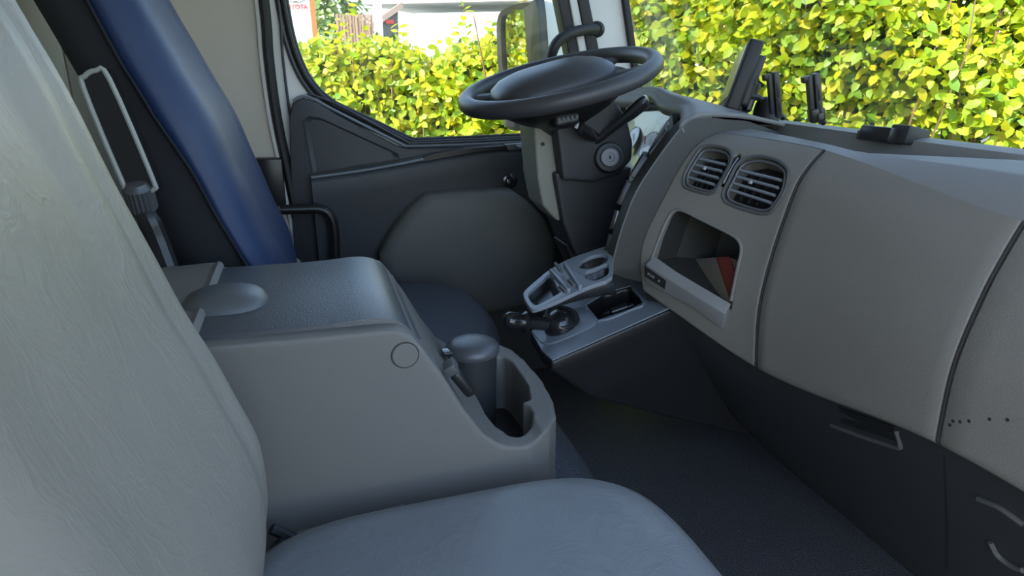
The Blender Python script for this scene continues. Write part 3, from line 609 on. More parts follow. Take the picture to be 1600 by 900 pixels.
# ================================================================ DRIVER AND PASSENGER SEATS
def seat(name, label, oy, mats, top, driver):
    T = thing(name, label, 'seat', (.1, .49+oy, FLOOR))
    # cushion
    zt = .50; rings = []
    for z, g_ in ((.30, -.010), (.36, -.002), (.42, .002), (.455, 0), (.480, -.010), (.494, -.026), (.500, -.050)):
        rings.append([V((x, y+oy, z+(0 if driver or z < .4 else .020)+(.010*(x/.4)**2 if z > .45 else 0)+(.006*math.exp(-((y-.49)/.12)**2)*-1 if z > .48 else 0))) for x, y in (selip(.125, .50, .255+g_, .262+g_, 3.0, 56) if driver else selip(.13, .49, .275+g_, .282+g_, 4.2, 56))])
    bm = NB(); loft(bm, rings); obj('seat_cushion', bm, mats[0], T, 179)
    bm = NB(); rings = [[V((x, y+oy, z)) for x, y in selip(.13, .49, a, .25, 6, 32)] for z, a in ((.12, .20), (.30, .24))]; loft(bm, rings); obj('seat_base', bm, M['dark'], T)
    # backrest : front-face profile measured along its inboard edge
    if driver: prf = [(-.110, .44), (-.075, .53), (-.066, .60), (-.082, .67), (-.120, .76), (-.150, .85), (-.178, .95), (-.218, 1.06), (-.258, 1.18), (-.30, 1.32), (-.335, 1.42)]
    else: prf = [(-.120, .42), (-.090, .50), (-.070, .58), (-.066, .65), (-.080, .71), (-.100, .77), (-.128, .85), (-.158, .95), (-.187, 1.05), (-.212, 1.12), (-.262, 1.26), (-.30, 1.38)]
    c = spline([V((x, 0, z)) for x, z in prf], 5); rings = []; N = len(c)
    for i, p in enumerate(c):
        t = i/(N-1); hw = .245*(1-.10*t**3)*(1-.55*max(0, (t-.88)/.12)**2)*(1-.10*max(0, (.12-t)/.12)); th = .13-.03*t
        if driver: hw *= 1.0-.16*max(0, (t-.6)/.4); th = .21-.05*t; p = p+V((.034*math.exp(-((t-.50)/.33)**2)+.004, 0, 0))
        r = []
        for x, y in selip(0, 0, th/2, hw, 3.4, 64):
            bul = (-.014*math.exp(-(y/(hw*.62))**4) if x > 0 else 0)
            wr = .0008*sin(y*60+t*9)+.0006*sin(t*50+y*22)
            if x > 0 and not driver: bul += (-.012*math.exp(-((y-.160)/.020)**2)+.007*math.exp(-((y-.125)/.025)**2)+.003*sin(y*38+t*2)*t)*min(1, t*2)
            r.append(V((p.x-th/2+x+bul+wr, .49+oy+y, p.z)))
        rings.append(r)
    bm = NB(); loft(bm, rings); bk = obj('backrest', bm, mats[1], T, 179)
    return T, rings
PS, _ = seat('passenger_seat', 'light grey vinyl passenger seat filling the left foreground', 0, (M['vinyl_skylit'], M['vinyl']), 0, False)
PB = T0 = None
bm = NB(); box(bm, (-.055, .745, .445), (.10, .03, .055), axes((.8, 0, -.6), (0, 0, 1))); bevel(obj('recliner_cover', bm, M['black'], PS), .008)
bm = NB(); tube(bm, spline([P(424, 826, y=.765), P(450, 838, y=.765), P(478, 856, y=.765), P(470, 900, y=.76)], 4), .007, 8); obj('seat_piping', bm, M['rubber'], PS)
DS, dr = seat('driver_seat', "driver's seat with a blue cover stretched over the tall backrest", .98, (M['cushion'], M['navy']), 0, True)
# blue cover: front of the driver backrest
bm = NB(); rows = []
ncv = 64
for ri, r in enumerate(dr):
    t = ri/(len(dr)-1)
    if t < .06: continue
    a0_ = lerp(-12.0, -15.6, min(1, max(0, (t-.12)/.5))); sel = []
    for q_ in range(36):
        kk = lerp(a0_, 16.5, q_/35); k0 = math.floor(kk); sel.append(r[k0 % ncv].lerp(r[(k0+1) % ncv], kk-k0))
    cc = V((sum(p.x for p in r)/ncv, sum(p.y for p in r)/ncv, r[0].z))
    out = []
    for k, p in enumerate(sel):
        d = (p-cc); fold = .004*max(0, 1-abs(p.y-1.50-.10*(1-t))/.02)+.003*sin(p.z*110+p.y*40)*max(0, 1-t*4.5)
        out.append(cc+d*1.03+V((.004+fold, 0, 0)))
    rows.append(out)
grid(bm, rows); cv = obj('blue_cover', bm, M['blue'], DS, 179); mods(cv, [('SOLIDIFY', dict(thickness=.004, offset=0))]); cv.data.shade_smooth()
bm = NB(); tube(bm, [r[0]+V((-.001, -.004, 0)) for r in rows], .0022, 6); obj('cover_seam', bm, M['navy'], DS)
# folded armrest and ridged adjuster
at, ab = P(142, 112, y=1.17), P(228, 300, y=1.17); ad = (ab-at).normalized(); an = V((-ad.z, 0, ad.x)); an = an if an.x > 0 else -an
loop_ = [at-an*.020+ad*.02, at-an*.012+ad*.004, at+an*.006, at+an*.018+ad*.015, ab+an*.016-ad*.02, ab+an*.010, ab-an*.022, ab-an*.026-ad*.03]
bm = NB(); ngon_ext(bm, spline([p+V((0, .004, 0)) for p in loop_], 3, True), (0, .05, 0)); ar = obj('armrest', bm, M['black'], DS)
bm = NB(); tube(bm, spline([p+V((0, .004, 0)) for p in loop_], 4, True), .0038, 8, True, ref=(0, 1, 0)); obj('armrest_edge', bm, M['edge'], DS)
kc = P(218, 304, y=1.18); kax = V((.18, -.35, .92)).normalized()
Rk = axes(V((1, 0, 0)), kax); bm = NB(); ring = lambda h, r, w: [kc+Rk@V(((r+(w if k % 2 else 0))*cos(2*pi*k/40), (r+(w if k % 2 else 0))*sin(2*pi*k/40), h)) for k in range(40)]
loft(bm, [ring(-.026, .018, .0), ring(-.025, .020, .002), ring(.012, .020, .002), ring(.015, .018, 0), ring(.021, .014, 0), ring(.023, .006, 0)]); obj('adjuster_knob', bm, M['chrome'], DS, 25)
bm = NB(); tube(bm, spline([kc-kax*.026, P(230, 340, y=1.18), P(245, 375, y=1.18), P(262, 420, y=1.17)], 4), [.016]*5+[.018]*8, 10); obj('adjuster_stem', bm, M['black'], DS)

# ================================================================ CENTRE CONSOLE
CN = thing('centre_console', 'grey plastic console box between the seats with black padded lid and open cup well', 'console', (0, .95, .3))
YN, YF = .80, 1.185
pr = PY(YN, [(345, 541), (500, 526), (596, 516), (622, 516), (642, 524), (660, 544), (690, 585), (725, 640), (757, 680), (785, 697), (812, 699), (840, 692), (856, 680)])
zb = .40
pts = [V((-.42, YN, pr[0].z+.006)), V((-.158, YN, pr[0].z+.010)), V((-.146, YN, pr[0].z))] + pr[1:] + [V((.36, YN, pr[-1].z-.003)), V((.38, YN, zb)), V((-.42, YN, zb))]
# level the front rim slightly
cb = obj('console_body', poly_ext(NB(), pts, (0, YF-YN, 0)), M['console'], CN)
# plan outline with rounded front
ex = pts[-3].x+.004
pl = [(-.5, YN-.01), (.20, YN-.01), (.262, YN+.0), (.296, YN+.018), (.318, YN+.05), (.331, YN+.10), (.337, YN+.17), (.335, YN+.25), (.325, YN+.31), (.30, YN+.355), (.25, YF-.005), (.12, 1.155), (.05, 1.146), (-.5, 1.146)]
cut(cb, [poly_ext(NB(), [V((x, y, .2)) for x, y in pl], (0, 0, .8))], 'INTERSECT')
zr = pr[9].z
# well at the front
wellp = [(748, 628), (758, 650), (775, 668), (795, 679), (815, 680), (831, 668), (833, 652), (826, 642), (815, 637), (829, 632), (826, 610), (815, 592), (800, 572), (786, 563), (772, 566), (774, 556), (770, 546), (735, 520), (706, 530), (712, 560), (730, 600)]
wz = P(800, 697, y=YN).z-.002
wp = [P(a, b, z=wz) for a, b in wellp]
for p in wp: p.y = min(p.y, 1.150)

cut(cb, [poly_ext(NB(), [V((p.x, p.y, wz-.10)) for p in wp], (0, 0, .40))])
lidx0 = P(345, 541, y=YN).x-.22; lf0 = P(640, 520, y=YN+.022)
soft(cb, .0035, 4, .5)
cbt = tree_of(cb)
bm = NB(); poly_ext(bm, [V((p.x, p.y, wz-.098)) for p in wp], (0, 0, .004)); obj('well_mat', bm, M['black'], CN)
# lid
ztop = pr[1].z
lp = [(-.148, ztop-.002), (-.14, ztop+.002), (pr[1].x, ztop+.001), (pr[2].x-.01, pr[2].z+.004), (pr[3].x-.004, pr[3].z+.002), (pr[4].x-.004, pr[4].z+.001), (pr[4].x+.006, pr[4].z-.014), (pr[4].x-.004, pr[4].z-.03), (-.148, ztop-.03)]
lid = obj('lid', poly_ext(NB(), [p for p in spline([V((x, YN+.024, z+.004)) for x, z in lp], 4, True)], (0, 1.124-YN-.024, 0)), M['lid'], CN); bevel(lid, .004, 3, 50)
# recessed front lip of lid (scoop at the rear left)
sc0 = P(352, 472, z=ztop+.006)
rings = []
for k, (s, h) in enumerate(((1, 0), (.96, .006), (.85, .013), (.6, .019), (.3, .022))):
    rings.append([V((sc0.x+x*s, sc0.y+y*s, ztop+.004+h)) for x, y in selip(0, 0, .055, .055, 2.6, 32)])
bm = NB(); loft(bm, rings); obj('lid_grip', bm, M['nose'], CN, 60)
bm = NB(); tube(bm, [V((-.152, y_, ztop+.009)) for y_ in (.815, .9, 1.0, 1.13)], .007, 8); obj('lid_hinge', bm, M['console'], CN)
bm = NB(); poly_ext(bm, PZ(ztop+.006, [(278, 432), (296, 434), (286, 448), (270, 446)]), (0, 0, .002)); obj('belt_slot', bm, M['black'], CN)
# sloping face panel and latch
h, n_ = hit(cbt, 633, 555)
bm = NB(); lathe(bm, [(.0165, -.004), (.0165, .0012), (.0155, .002), (.004, .002)], h, n_, 40); obj('screw_cap', bm, M['console'], CN)
bm = NB(); tube(bm, [h+axes(V((1, 0, 0)), n_)@V((.0172*cos(2*pi*k/40), .0172*sin(2*pi*k/40), 0)) for k in range(40)], .0009, 6, True); obj('cap_gap', bm, M['dark'], CN)
la = P(704, 574, y=YN+.035); lb_ = P(735, 612, y=YN+.035)
ld = (lb_-la).normalized(); R_ = axes(ld, V((.6, -.2, .75)))
rbox('latch_lever', la.lerp(lb_, .60), ((lb_-la).length*.95, .020, .016), R_, .006, M['black'], CN, 3)
rbox('latch_hinge', la, (.016, .024, .018), R_, .003, M['dgrey'], CN)
bm = NB(); tube(bm, [V((x, YN-.001, z)) for x, z in ((-.06, .462), (.0, .468), (.08, .475))], .003, 8); obj('base_trim', bm, M['console'], CN)

# lidded ashtray cup in the well
cc = P(740, 600, y=1.03); cc = V((P(738, 545, y=1.02).x, 1.02, wz-.094))
CU = thing('ashtray_cup', 'round black lidded cup standing at the back of the console well', 'cup', cc)
zt = P(738, 545, y=1.02).z
bm = NB(); lathe(bm, [(.034, 0), (.036, .002), (.041, zt-cc.z-.004)], cc, (0, 0, 1), 40); obj('cup_body', bm, M['dark'], CU)
bm = NB(); lathe(bm, [(.044, -.006), (.045, -.002), (.045, .004), (.041, .010), (.030, .015), (.012, .018)], (cc.x, cc.y, zt), (0, 0, 1), 40); obj('cup_lid', bm, M['lid'], CU, 50)
bm = NB(); box(bm, (cc.x-.044, cc.y-.01, zt+.004), (.018, .022, .008)); bevel(obj('lid_tab', bm, M['gloss'], CU), .002)

# ================================================================ ENGINE TUNNEL
rings = []
for z, g_ in ((.11, .055), (.20, .045), (.28, .030), (.34, .012), (.375, -.012), (.395, -.05)):
    rings.append([V((x, y, z)) for x, y in selip(-.10, 1.10, .53+g_, .36+g_, 3.6, 60)])
bm = NB(); loft(bm, rings); struct('floor_hump', bm, M['carpet'], 'raised engine hump under the console, speckled black carpet', 60)

# ================================================================ DASH NOSE with tray and gear lever
def subthing(name, loc):
    o = bpy.data.objects.new(name, None); COL.objects.link(o); o.parent = DB; o.matrix_parent_inverse = DB.matrix_world.inverted(); o.location = loc; o.matrix_world = Matrix.Translation(V(loc)); return o
GN = subthing('gear_console', (.6, 1.2, FLOOR))
yn = 1.15
tp = [P(1030, 482, y=yn), P(990, 497, y=yn), P(935, 520, y=yn), P(900, 540, y=yn), P(862, 562, y=yn)]
fl = [P(829, 533, y=1.30), P(852, 505, y=1.36), P(905, 470, y=1.42), P(1000, 440, y=1.45)]
ntop = tp + [P(846, 552, y=1.20)] + fl[:3] + [V((.84, 1.44, .60)), V((.84, 1.15, .58))]
def zplane(x): return lerp(.495, .575, (x-.43)/(.68-.43))
ntop = [V((p.x, p.y, zplane(p.x))) for p in ntop]
cen = V((.64, 1.28, 0))
r1 = [p.copy() for p in ntop]; r0 = [V((lerp(p.x, 1.06, .80) if p.x < .8 else 1.06, lerp(p.y, 1.36, .35), .20)) for p in ntop]
rm = [V((lerp(p.x, 1.0, .16) if p.x < .8 else 1.0, lerp(p.y, 1.30, .08), p.z-.10)) for p in ntop]
rt_ = [V((p.x, p.y, p.z-.02)) for p in ntop]
bm = NB(); loft(bm, [r0, rm, rt_, r1]); nb_ = obj('console_shell', bm, M['black'], GN)
nb_t = tree_of(nb_)
tr = [(948, 455), (975, 445), (998, 455), (1007, 475), (988, 487), (940, 500), (930, 503), (918, 480)]
def onz(pts, dz=0):
    out = []
    for a, b in pts:
        p = P(a, b, z=.53)
        for _ in range(6): p = P(a, b, z=zplane(p.x)+dz)
        out.append(p)
    return out
cut(nb_, [poly_ext(NB(), [p+V((0, 0, -.05)) for p in onz([(915, 478), (945, 460), (985, 448), (1006, 474), (985, 485), (935, 502)])], (0, 0, .15))])
soft(nb_, .0045, 3)
bm = NB(); tube(bm, spline([p for p in onz([(915, 478), (935, 502), (985, 485), (1006, 474), (988, 450)], .005)], 3), .003, 8); obj('tray_lip', bm, M['tray'], GN)
nt2 = tree_of(nb_)
bm = NB(); up_ = [q for q in ntop[:-2]]; cu_ = sum(up_, V())/len(up_); pit = onz([(915, 478), (945, 460), (985, 448), (1006, 474), (985, 485), (935, 502)])
holed(bm, [V((lerp(p.x, cu_.x, .02), lerp(p.y, cu_.y, .02), zplane(p.x)+.0005)) for p in ntop], [[cu2+V((0, 0, .0005)) for cu2 in pit]], (0, 0, .003)); obj('lit_top_plate', bm, M['tray'], GN)  # paler cap: sky light on the console top put into the colour
# gear lever base + boot
sb = onz([(882, 512)])[0]
bm = NB(); sq = [(sb.x+x, sb.y+y) for x, y in selip(0, 0, .062, .055, 4, 32)]
loft(bm, [[V((x, y, zplane(x)-.01)) for x, y in sq], [V((x, y, zplane(x)+.006)) for x, y in sq], [V((lerp(x, sb.x, .12), lerp(y, sb.y, .12), zplane(x)+.009)) for x, y in sq]]); obj('lever_plate', bm, M['tray'], GN)
GL = thing('gear_lever', 'short black gear lever with a bulb knob folded towards the seat', 'lever', sb)
bc = P(875, 508, y=sb.y-.005)
bm = NB(); bmesh.ops.create_uvsphere(bm, u_segments=28, v_segments=16, radius=.036, matrix=Matrix.Translation(bc)); obj('ball_joint', bm, M['gloss'], GL)
for k in range(3):
    rr = [.030, .033, .030][k]; c = bc+V((-.006*k+.01, 0, .018)); 
    bm = NB(); tube(bm, [c+V((rr*cos(2*pi*j/28)*.9, rr*sin(2*pi*j/28), .010*sin(pi*j/14))) for j in range(28)], .004, 8, True); obj('boot_fold', bm, M['rubber'], GL)
tip = P(786, 500, y=sb.y-.02); dirr = (tip-bc).normalized(); Ln = (tip-bc).length
bm = NB(); lathe(bm, [(.014, .02), (.0150, Ln*.56), (.0155, Ln*.60), (.021, Ln*.61), (.023, Ln*.64), (.019, Ln*.67), (.0165, Ln*.70), (.019, Ln*.82), (.0185, Ln*.92), (.013, Ln*.985), (.005, Ln)], bc, dirr, 28); obj('knob', bm, M['gloss'], GL, 60)
bm = NB(); tube(bm, spline([bc+V((.0, -.02, -.01)), bc+V((-.012, -.034, -.03)), P(868, 548, y=sb.y-.04)], 4), .004, 8); obj('wire', bm, M['silver'], GL)
# lighter plug left in the tray
pc_ = onz([(975, 486)], -.02)[0]; bm = NB(); lathe(bm, [(.010, 0), (.011, .01), (.011, .035), (.006, .038), (.006, .05)], pc_+V((-.03, 0, .0)), (.9, -.1, .25), 20); tag(obj('socket_plug', bm, M['gloss']), 'small black plug lying in the tray under the dashboard', 'plug')

# ================================================================ FOLD-OUT CUP HOLDER
def zc(x): return .620+.37*(x-.41)
def onc(pts, dz=0):
    out = []
    for a, b in pts:
        p = P(a, b, z=.64)
        for _ in range(8): p = P(a, b, z=zc(p.x)+dz)
        out.append(p)
    return out
CH = subthing('cup_holder', onc([(900, 430)])[0])
outer = onc([(818, 462), (822, 452), (845, 432), (858, 422), (890, 404), (945, 385), (958, 381), (957, 400), (956, 432), (925, 445), (906, 453), (870, 470), (838, 482), (828, 480)])
h1 = onc([(825, 463), (829, 455), (848, 438), (860, 429), (873, 452), (875, 457), (845, 474), (834, 476)])
h2 = onc([(904, 416), (912, 406), (928, 399), (942, 397), (950, 401), (948, 408), (940, 413), (924, 419), (912, 420)])
h3 = onc([(914, 431), (916, 425), (930, 420), (943, 414), (951, 413), (951, 426), (945, 432), (930, 438), (918, 436)])
bm = NB(); h1, h2, h3 = (spline(h, 3, True) for h in (h1, h2, h3)); holed(bm, spline(outer, 3, True), [h1, h2, h3], (0, 0, -.008)); bevel(obj('holder_frame', bm, M['tray'], CH), .0015)
for h_ in (h1, h2, h3):
    c_ = sum(h_, V())/len(h_); n = len(h_); bm = NB(); a = [bm.verts.new(p+V((0, 0, -.009))) for p in h_]; b = [bm.verts.new(c_+(p-c_)*.75+V((0, 0, -.020))) for p in h_]
    for i in range(n): bm.faces.new((a[i], a[(i+1) % n], b[(i+1) % n], b[i]))
    bm.faces.new(b); obj('cup_opening', bm, M['black'], CH)
for a, b, c, d in (((858, 420), (886, 452), (864, 418), (892, 449)), ((880, 410), (904, 447), (886, 407), (910, 444))):
    q = onc([a, b, d, c], .010); bm = NB(); poly_ext(bm, q, (0, 0, -.014)); bevel(obj('clip_bar', bm, M['tray'], CH), .002)
for a, b in (((868, 412), (877, 424)), ((889, 438), (897, 446)), ((875, 448), (884, 456))):
    bm = NB(); tube(bm, [onc([a], .016)[0], onc([b], .014)[0]], .0042, 8); obj('clip_pin', bm, M['dgrey'], CH)
q = onc([(820, 466), (838, 483), (906, 455), (940, 441), (955, 434)], -.008); bm = NB(); grid(bm, [q, [p+V((.02, .015, -(.004, .006, .018, .03, .04)[i_])) for i_, p in enumerate(q)]]); mo = obj('holder_body', bm, M['dark'], CH); mods(mo, [('SOLIDIFY', dict(thickness=.004))])
bm = NB(); lathe(bm, [(.010, -.01), (.011, .004), (.009, .008)], onc([(958, 381)], .006)[0], (0, 0, 1), 20); obj('holder_button', bm, M['tray'], CH)

# ================================================================ DEVICES ON THE DASH
yb = 1.27
tb, tt = P(1143, 172, y=yb), P(1184, 62, y=yb); upv = (tt-tb); Hh = upv.length; upv.normalize()
wd = V((.50, .866, .0)).normalized(); nrm_ = wd.cross(upv).normalized(); nrm_ = nrm_ if nrm_.x < 0 else -nrm_
wd = upv.cross(nrm_).normalized(); wd = wd if wd.y > 0 else -wd
TC = thing('display_terminal', 'dark slab display terminal leaning back on the dashboard', 'display', tb)
Rt = Matrix((wd, upv, nrm_)).transposed()
if Rt.determinant() < 0: Rt = Matrix((-wd, upv, nrm_)).transposed()
cD = (tb+tt)/2+wd*.10
def tb_box(name, a, b, c, s, w, m): return rbox(name, cD+wd*a+upv*b+nrm_*c, s, Rt, w, m, TC, 3)
tb_box('case', 0, 0, 0, (.21, Hh, .030), .006, M['rubber'])
tb_box('screen', 0, .008, .0155, (.18, Hh*.76, .002), .0005, M['screen'])
tb_box('lower_bezel', 0, -Hh*.43, .0155, (.18, .012, .003), .001, M['dgrey'])
tb_box('battery_pack', -.01, -.002, -.022, (.15, Hh*.72, .018), .005, M['dark'])
tb_box('mount_plate', -.03, -.03, -.036, (.06, .06, .014), .004, M['black'])
bm = NB(); tube(bm, [P(1157, 165, y=yb+.03), P(1157, 185, y=yb+.03)], .004, 8); obj('support_rod', bm, M['black'], TC)
bm = NB(); tube(bm, [P(1170, 150, y=yb+.02), P(1184, 152, y=yb+.02), P(1196, 160, y=yb+.02)], .007, 8); obj('arm', bm, M['rubber'], TC)
bs = P(1196, 186, y=yb+.02); bm = NB()
rings = [[V((bs.x+x, bs.y+y, bs.z+z)) for x, y in selip(0, 0, a, b, 3, 28)] for z, a, b in ((-.012, .026, .03), (0, .024, .028), (.03, .020, .024), (.042, .015, .018), (.046, .008, .01))]
loft(bm, rings); obj('swivel_base', bm, M['rubber'], TC, 50)
bm = NB(); bx = V((bs.x-.004, bs.y-.01, bs.z-.008)); box(bm, bx, (.12, .09, .004)); obj('base_plate', bm, M['dgrey'], TC)
def cradle(px, pyt, pyb, y, label, foot):
    a, b = P(px, pyt, y=y), P(px+6, pyb, y=y); u = (a-b); H_ = u.length; u.normalize(); w_ = V((.50, .86, 0)).normalized(); nn = w_.cross(u).normalized(); R_ = Matrix((w_, u, nn)).transposed()
    if R_.determinant() < 0: R_ = Matrix((-w_, u, nn)).transposed()
    nn = nn if nn.x < 0 else -nn
    t = thing('phone_cradle', label, 'phone holder', b); c = (a+b)/2
    rbox('back_plate', c, (.042, H_, .011), R_, .003, M['seal'], t)
    rbox('side_rail', c+nn*.012+u*.004, (.036, H_*.86, .008), R_, .002, M['dark'], t)
    rbox('top_claw', c+u*(H_/2-.008)+nn*.016, (.034, .012, .016), R_, .002, M['black'], t)
    for s in (-.2, .12): 
        rbox('slot', c-w_*.0215+u*H_*s, (.003, H_*.32, .003), R_, .0005, M['black'], t)
    if foot:
        rbox('foot_clamp', c-u*(H_/2-.014)+nn*.004, (.044, .026, .026), R_, .004, M['black'], t)
        rbox('clamp_screw', c-u*(H_/2-.012)-w_*.025, (.006, .012, .010), R_, .002, M['dgrey'], t)
    bm = NB(); tube(bm, [b+u*.01, V((b.x+.012, b.y, .936))], .006, 8); obj('stem', bm, M['black'], t)
cradle(1211, 112, 184, 1.22, 'slim grey phone cradle right beside the display terminal', False)
cradle(1274, 114, 190, 1.10, 'slim grey phone cradle standing alone on the windscreen ledge', True)
bx = P(1388, 216, y=.95); BX = thing('toll_box', 'flat black electronic box behind the dashboard edge', 'box', bx)
Rb = axes((.25, -.97, 0), (0, 0, 1)); Rb = axes((-.12, 1, 0), (.2, 0, 1))
rbox('case', bx+V((0, .0, .003)), (.06, .075, .024), Rb, .004, M['black'], BX)
rbox('case_cover', bx+V((.012, -.030, .006)), (.035, .055, .030), Rb, .004, M['rubber'], BX)
bm = NB(); box(bm, bx+V((-.012, .035, .001)), (.03, .02, .016), Rb); bevel(obj('connector', bm, M['dgrey'], BX), .003)

# ================================================================ EXTERIOR MIRROR
MR = thing('side_mirror', 'tall black framed side mirror with pale housing outside the driver window', 'mirror', P(840, 110, y=2.28))
ym = 2.28
m0t, m0b = P(778, 16, y=ym+.155), P(781, 200, y=ym+.155); m1t, m1b = P(843, 2, y=ym-.115), P(843, 200, y=ym-.115)
for v_ in (m0b, m1b): v_.x += .022
for v_ in (m0t, m1t): v_.x -= .004
def mring(tl_, tr__, br_, bl__, n=6):
    return spline([tl_.lerp(tr__, .30), tl_.lerp(tr__, .86), tr__.lerp(br_, .07), tr__.lerp(br_, .93), br_.lerp(bl__, .14), br_.lerp(bl__, .70), bl__.lerp(tl_, .14), bl__.lerp(tl_, .86)], n, True)
fr = mring(m0t, m1t, m1b, m0b); cM = sum(fr, V())/len(fr); mnorm = (m1t-m0t).cross(m0b-m0t).normalized(); mnorm = mnorm if mnorm.x < 0 else -mnorm
hd = (m1t-m0t).normalized(); hw_ = (m1t-m0t).length
inn = [cM+(p-cM)*.93-hd*((p-cM).dot(hd)*.33+hw_*.14) for p in fr]
bm = NB(); loft(bm, [[p-mnorm*.02 for p in inn], [p+mnorm*.002 for p in inn], [p+mnorm*.006 for p in fr], [p-mnorm*.022 for p in fr], [cM+(p-cM)*.97-mnorm*.03 for p in fr]], cap=False); obj('mirror_frame', bm, M['black'], MR, 50)
bm = NB(); loft(bm, [[cM+(p-cM)*.985-mnorm*.022 for p in fr], [cM+(p-cM)*.97-mnorm*.07 for p in fr], [cM+(p-cM)*.88-mnorm*.10 for p in fr], [cM+(p-cM)*.5-mnorm*.12 for p in fr]]); obj('mirror_housing', bm, M['mhouse'], MR, 50)
bm = NB(); poly_ext(bm, [p-mnorm*.008 for p in inn], -mnorm*.004); obj('mirror_glass', bm, M['mirrorm'], MR)
bm = NB(); cl = P(812, 186, y=ym+.02); loft(bm, [[cl+V((x*s, y*s*1.0, z_)) for x, y in selip(0, 0, .05, .07, 3, 28)] for s, z_ in ((.7, -.035), (1, -.02), (1, .0))]); obj('wide_mirror_shell', bm, M['rubber'], MR)
bm = NB(); tube(bm, spline([P(860, 0, y=2.2), V((P(860, 0, y=2.2).x+.02, 2.2, 1.45)), V((.62, 2.05, 1.55))], 5), .014, 10); obj('mirror_arm', bm, M['rubber'], MR)

# ================================================================ HEDGE
HP = [V((-4.5, 6.3, 0)), V((-2, 5.6, 0)), V((0, 5.0, 0)), V((1.5, 4.35, 0)), V((2.6, 3.6, 0)), V((3.5, 2.7, 0)), V((4.4, 1.6, 0)), V((5.3, .2, 0))]
hc = spline(HP, 20); HL = [0]
for a, b in zip(hc, hc[1:]): HL.append(HL[-1]+(b-a).length)
def hpos(s):
    t = s*HL[-1]; lo_, hi_ = 0, len(HL)-2
    while lo_ < hi_:
        m_ = (lo_+hi_)//2
        if HL[m_+1] < t: lo_ = m_+1
        else: hi_ = m_
    a, b = hc[lo_], hc[lo_+1]; p = a.lerp(b, (t-HL[lo_])/(HL[lo_+1]-HL[lo_])); d = (b-a).normalized(); return p, V((d.y, -d.x, 0))
def htop(p): 
    h = 1.13 if p.x < .9 else lerp(1.13, 1.42, min(1, (p.x-.9)/.9)) if p.x < 1.8 else lerp(1.42, 1.95, min(1, (p.x-1.8)/1.8))
    return (h+min(.30, max(0, (-.25-p.x)*1.2)))+.05*sin(p.x*5)+.04*sin(p.x*13+1)
HG = None
HG = thing('hedge', 'dense sunlit yellow-green leafy hedge outside the driver window and windscreen', 'hedge', (1.5, 4.6, -1.1))
def leaf_geo(c, n, d, s, wratio=.62):
    d = (d-n*d.dot(n)).normalized(); sd = n.cross(d); w = s*wratio/2; c1 = -n*s*.10
    return [c, c+d*s*.28+sd*w*.85+n*s*.05, c+d*s*.62+sd*w*.85+n*s*.03+c1*.4, c+d*s+c1, c+d*s*.62-sd*w*.85+n*s*.03+c1*.4, c+d*s*.28-sd*w*.85+n*s*.05, c+d*s*.30, c+d*s*.64+c1*.4]
LF = [(0, 1, 6), (1, 2, 7, 6), (2, 3, 7), (3, 4, 7), (4, 5, 6, 7), (5, 0, 6)]
def rnd(): return random.random()
leaves = []; inner = []
NL = 60000
for i in range(NL):
    p, n = hpos(rnd()); top = htop(p); z = lerp(-1.0, top, rnd()**.72); dep = abs(random.gauss(0, .16)); bumpy = .10*sin(p.x*3.1+z*4)+.07*sin(z*7+p.x*8)
    tb_ = max(0, (z-(top-.35))/.35); dep += tb_**2*.25*rnd()
    c = p+n*(bumpy+.10-dep)+V((0, 0, z))
    nn = (n*(.5+.9*rnd())+V((random.gauss(0, .55), random.gauss(0, .55), .55+random.gauss(0, .5)))).normalized()
    dd = V((random.gauss(0, .7), random.gauss(0, .7), -.4+random.gauss(0, .5)+tb_*.8))
    s = random.uniform(.045, .088); leaves.append((c, nn, dd, s, dep))
for i in range(6000):                                 # far side and top
    p, n = hpos(rnd()); top = htop(p); z = lerp(-.6, top, rnd()**.5); c = p-n*(.35+.35*rnd())+V((0, 0, z))
    leaves.append((c, V((random.gauss(0, 1), random.gauss(0, 1), .6)).normalized(), V((random.gauss(0, 1), random.gauss(0, 1), .1)), random.uniform(.05, .09), .6))
shoots = []
for i in range(330):                                   # upright shoots
    p, n = hpos(rnd()); top = htop(p); base = p-n*(.35*rnd()-.06)+V((0, 0, top-.12)); h = .12+.32*rnd()**2; lean = V((random.gauss(0, .14), random.gauss(0, .14), 1)).normalized()
    shoots.append((base, base+lean*h))
    k = 0.03
    while k < h:
        a = rnd()*2*pi; o_ = V((cos(a), sin(a), .35)); leaves.append((base+lean*k, (V((-sin(a)*.3, cos(a)*.3, 1))+V((random.gauss(0, .5), random.gauss(0, .5), 0))).normalized(), o_, random.uniform(.04, .085), .0)); k += .028
def seen(l):
    d = l[0]-CAM; z = d.dot(cF)
    if z < .5: return 0
    x = 800+FPX*d.dot(cR)/z; y = 450-FPX*d.dot(cU)/z
    ok = (1000 < x < 1600 and -5 < y < 215) or (470 < x < 850 and -5 < y < 205)
    return (l[3]/z if ok and l[4] < .10 else 0)
order = sorted(range(len(leaves)), key=lambda i: -seen(leaves[i])*(.6+.4*random.random())); big = set(order[:300])
me0 = bpy.data.meshes.new('leaf'); q = leaf_geo(V((0, 0, 0)), V((0, 0, 1)), V((1, 0, 0)), 1.0); me0.from_pydata([tuple(v) for v in q], [], LF); me0.shade_smooth(); me0.materials.append(M['leaf'])
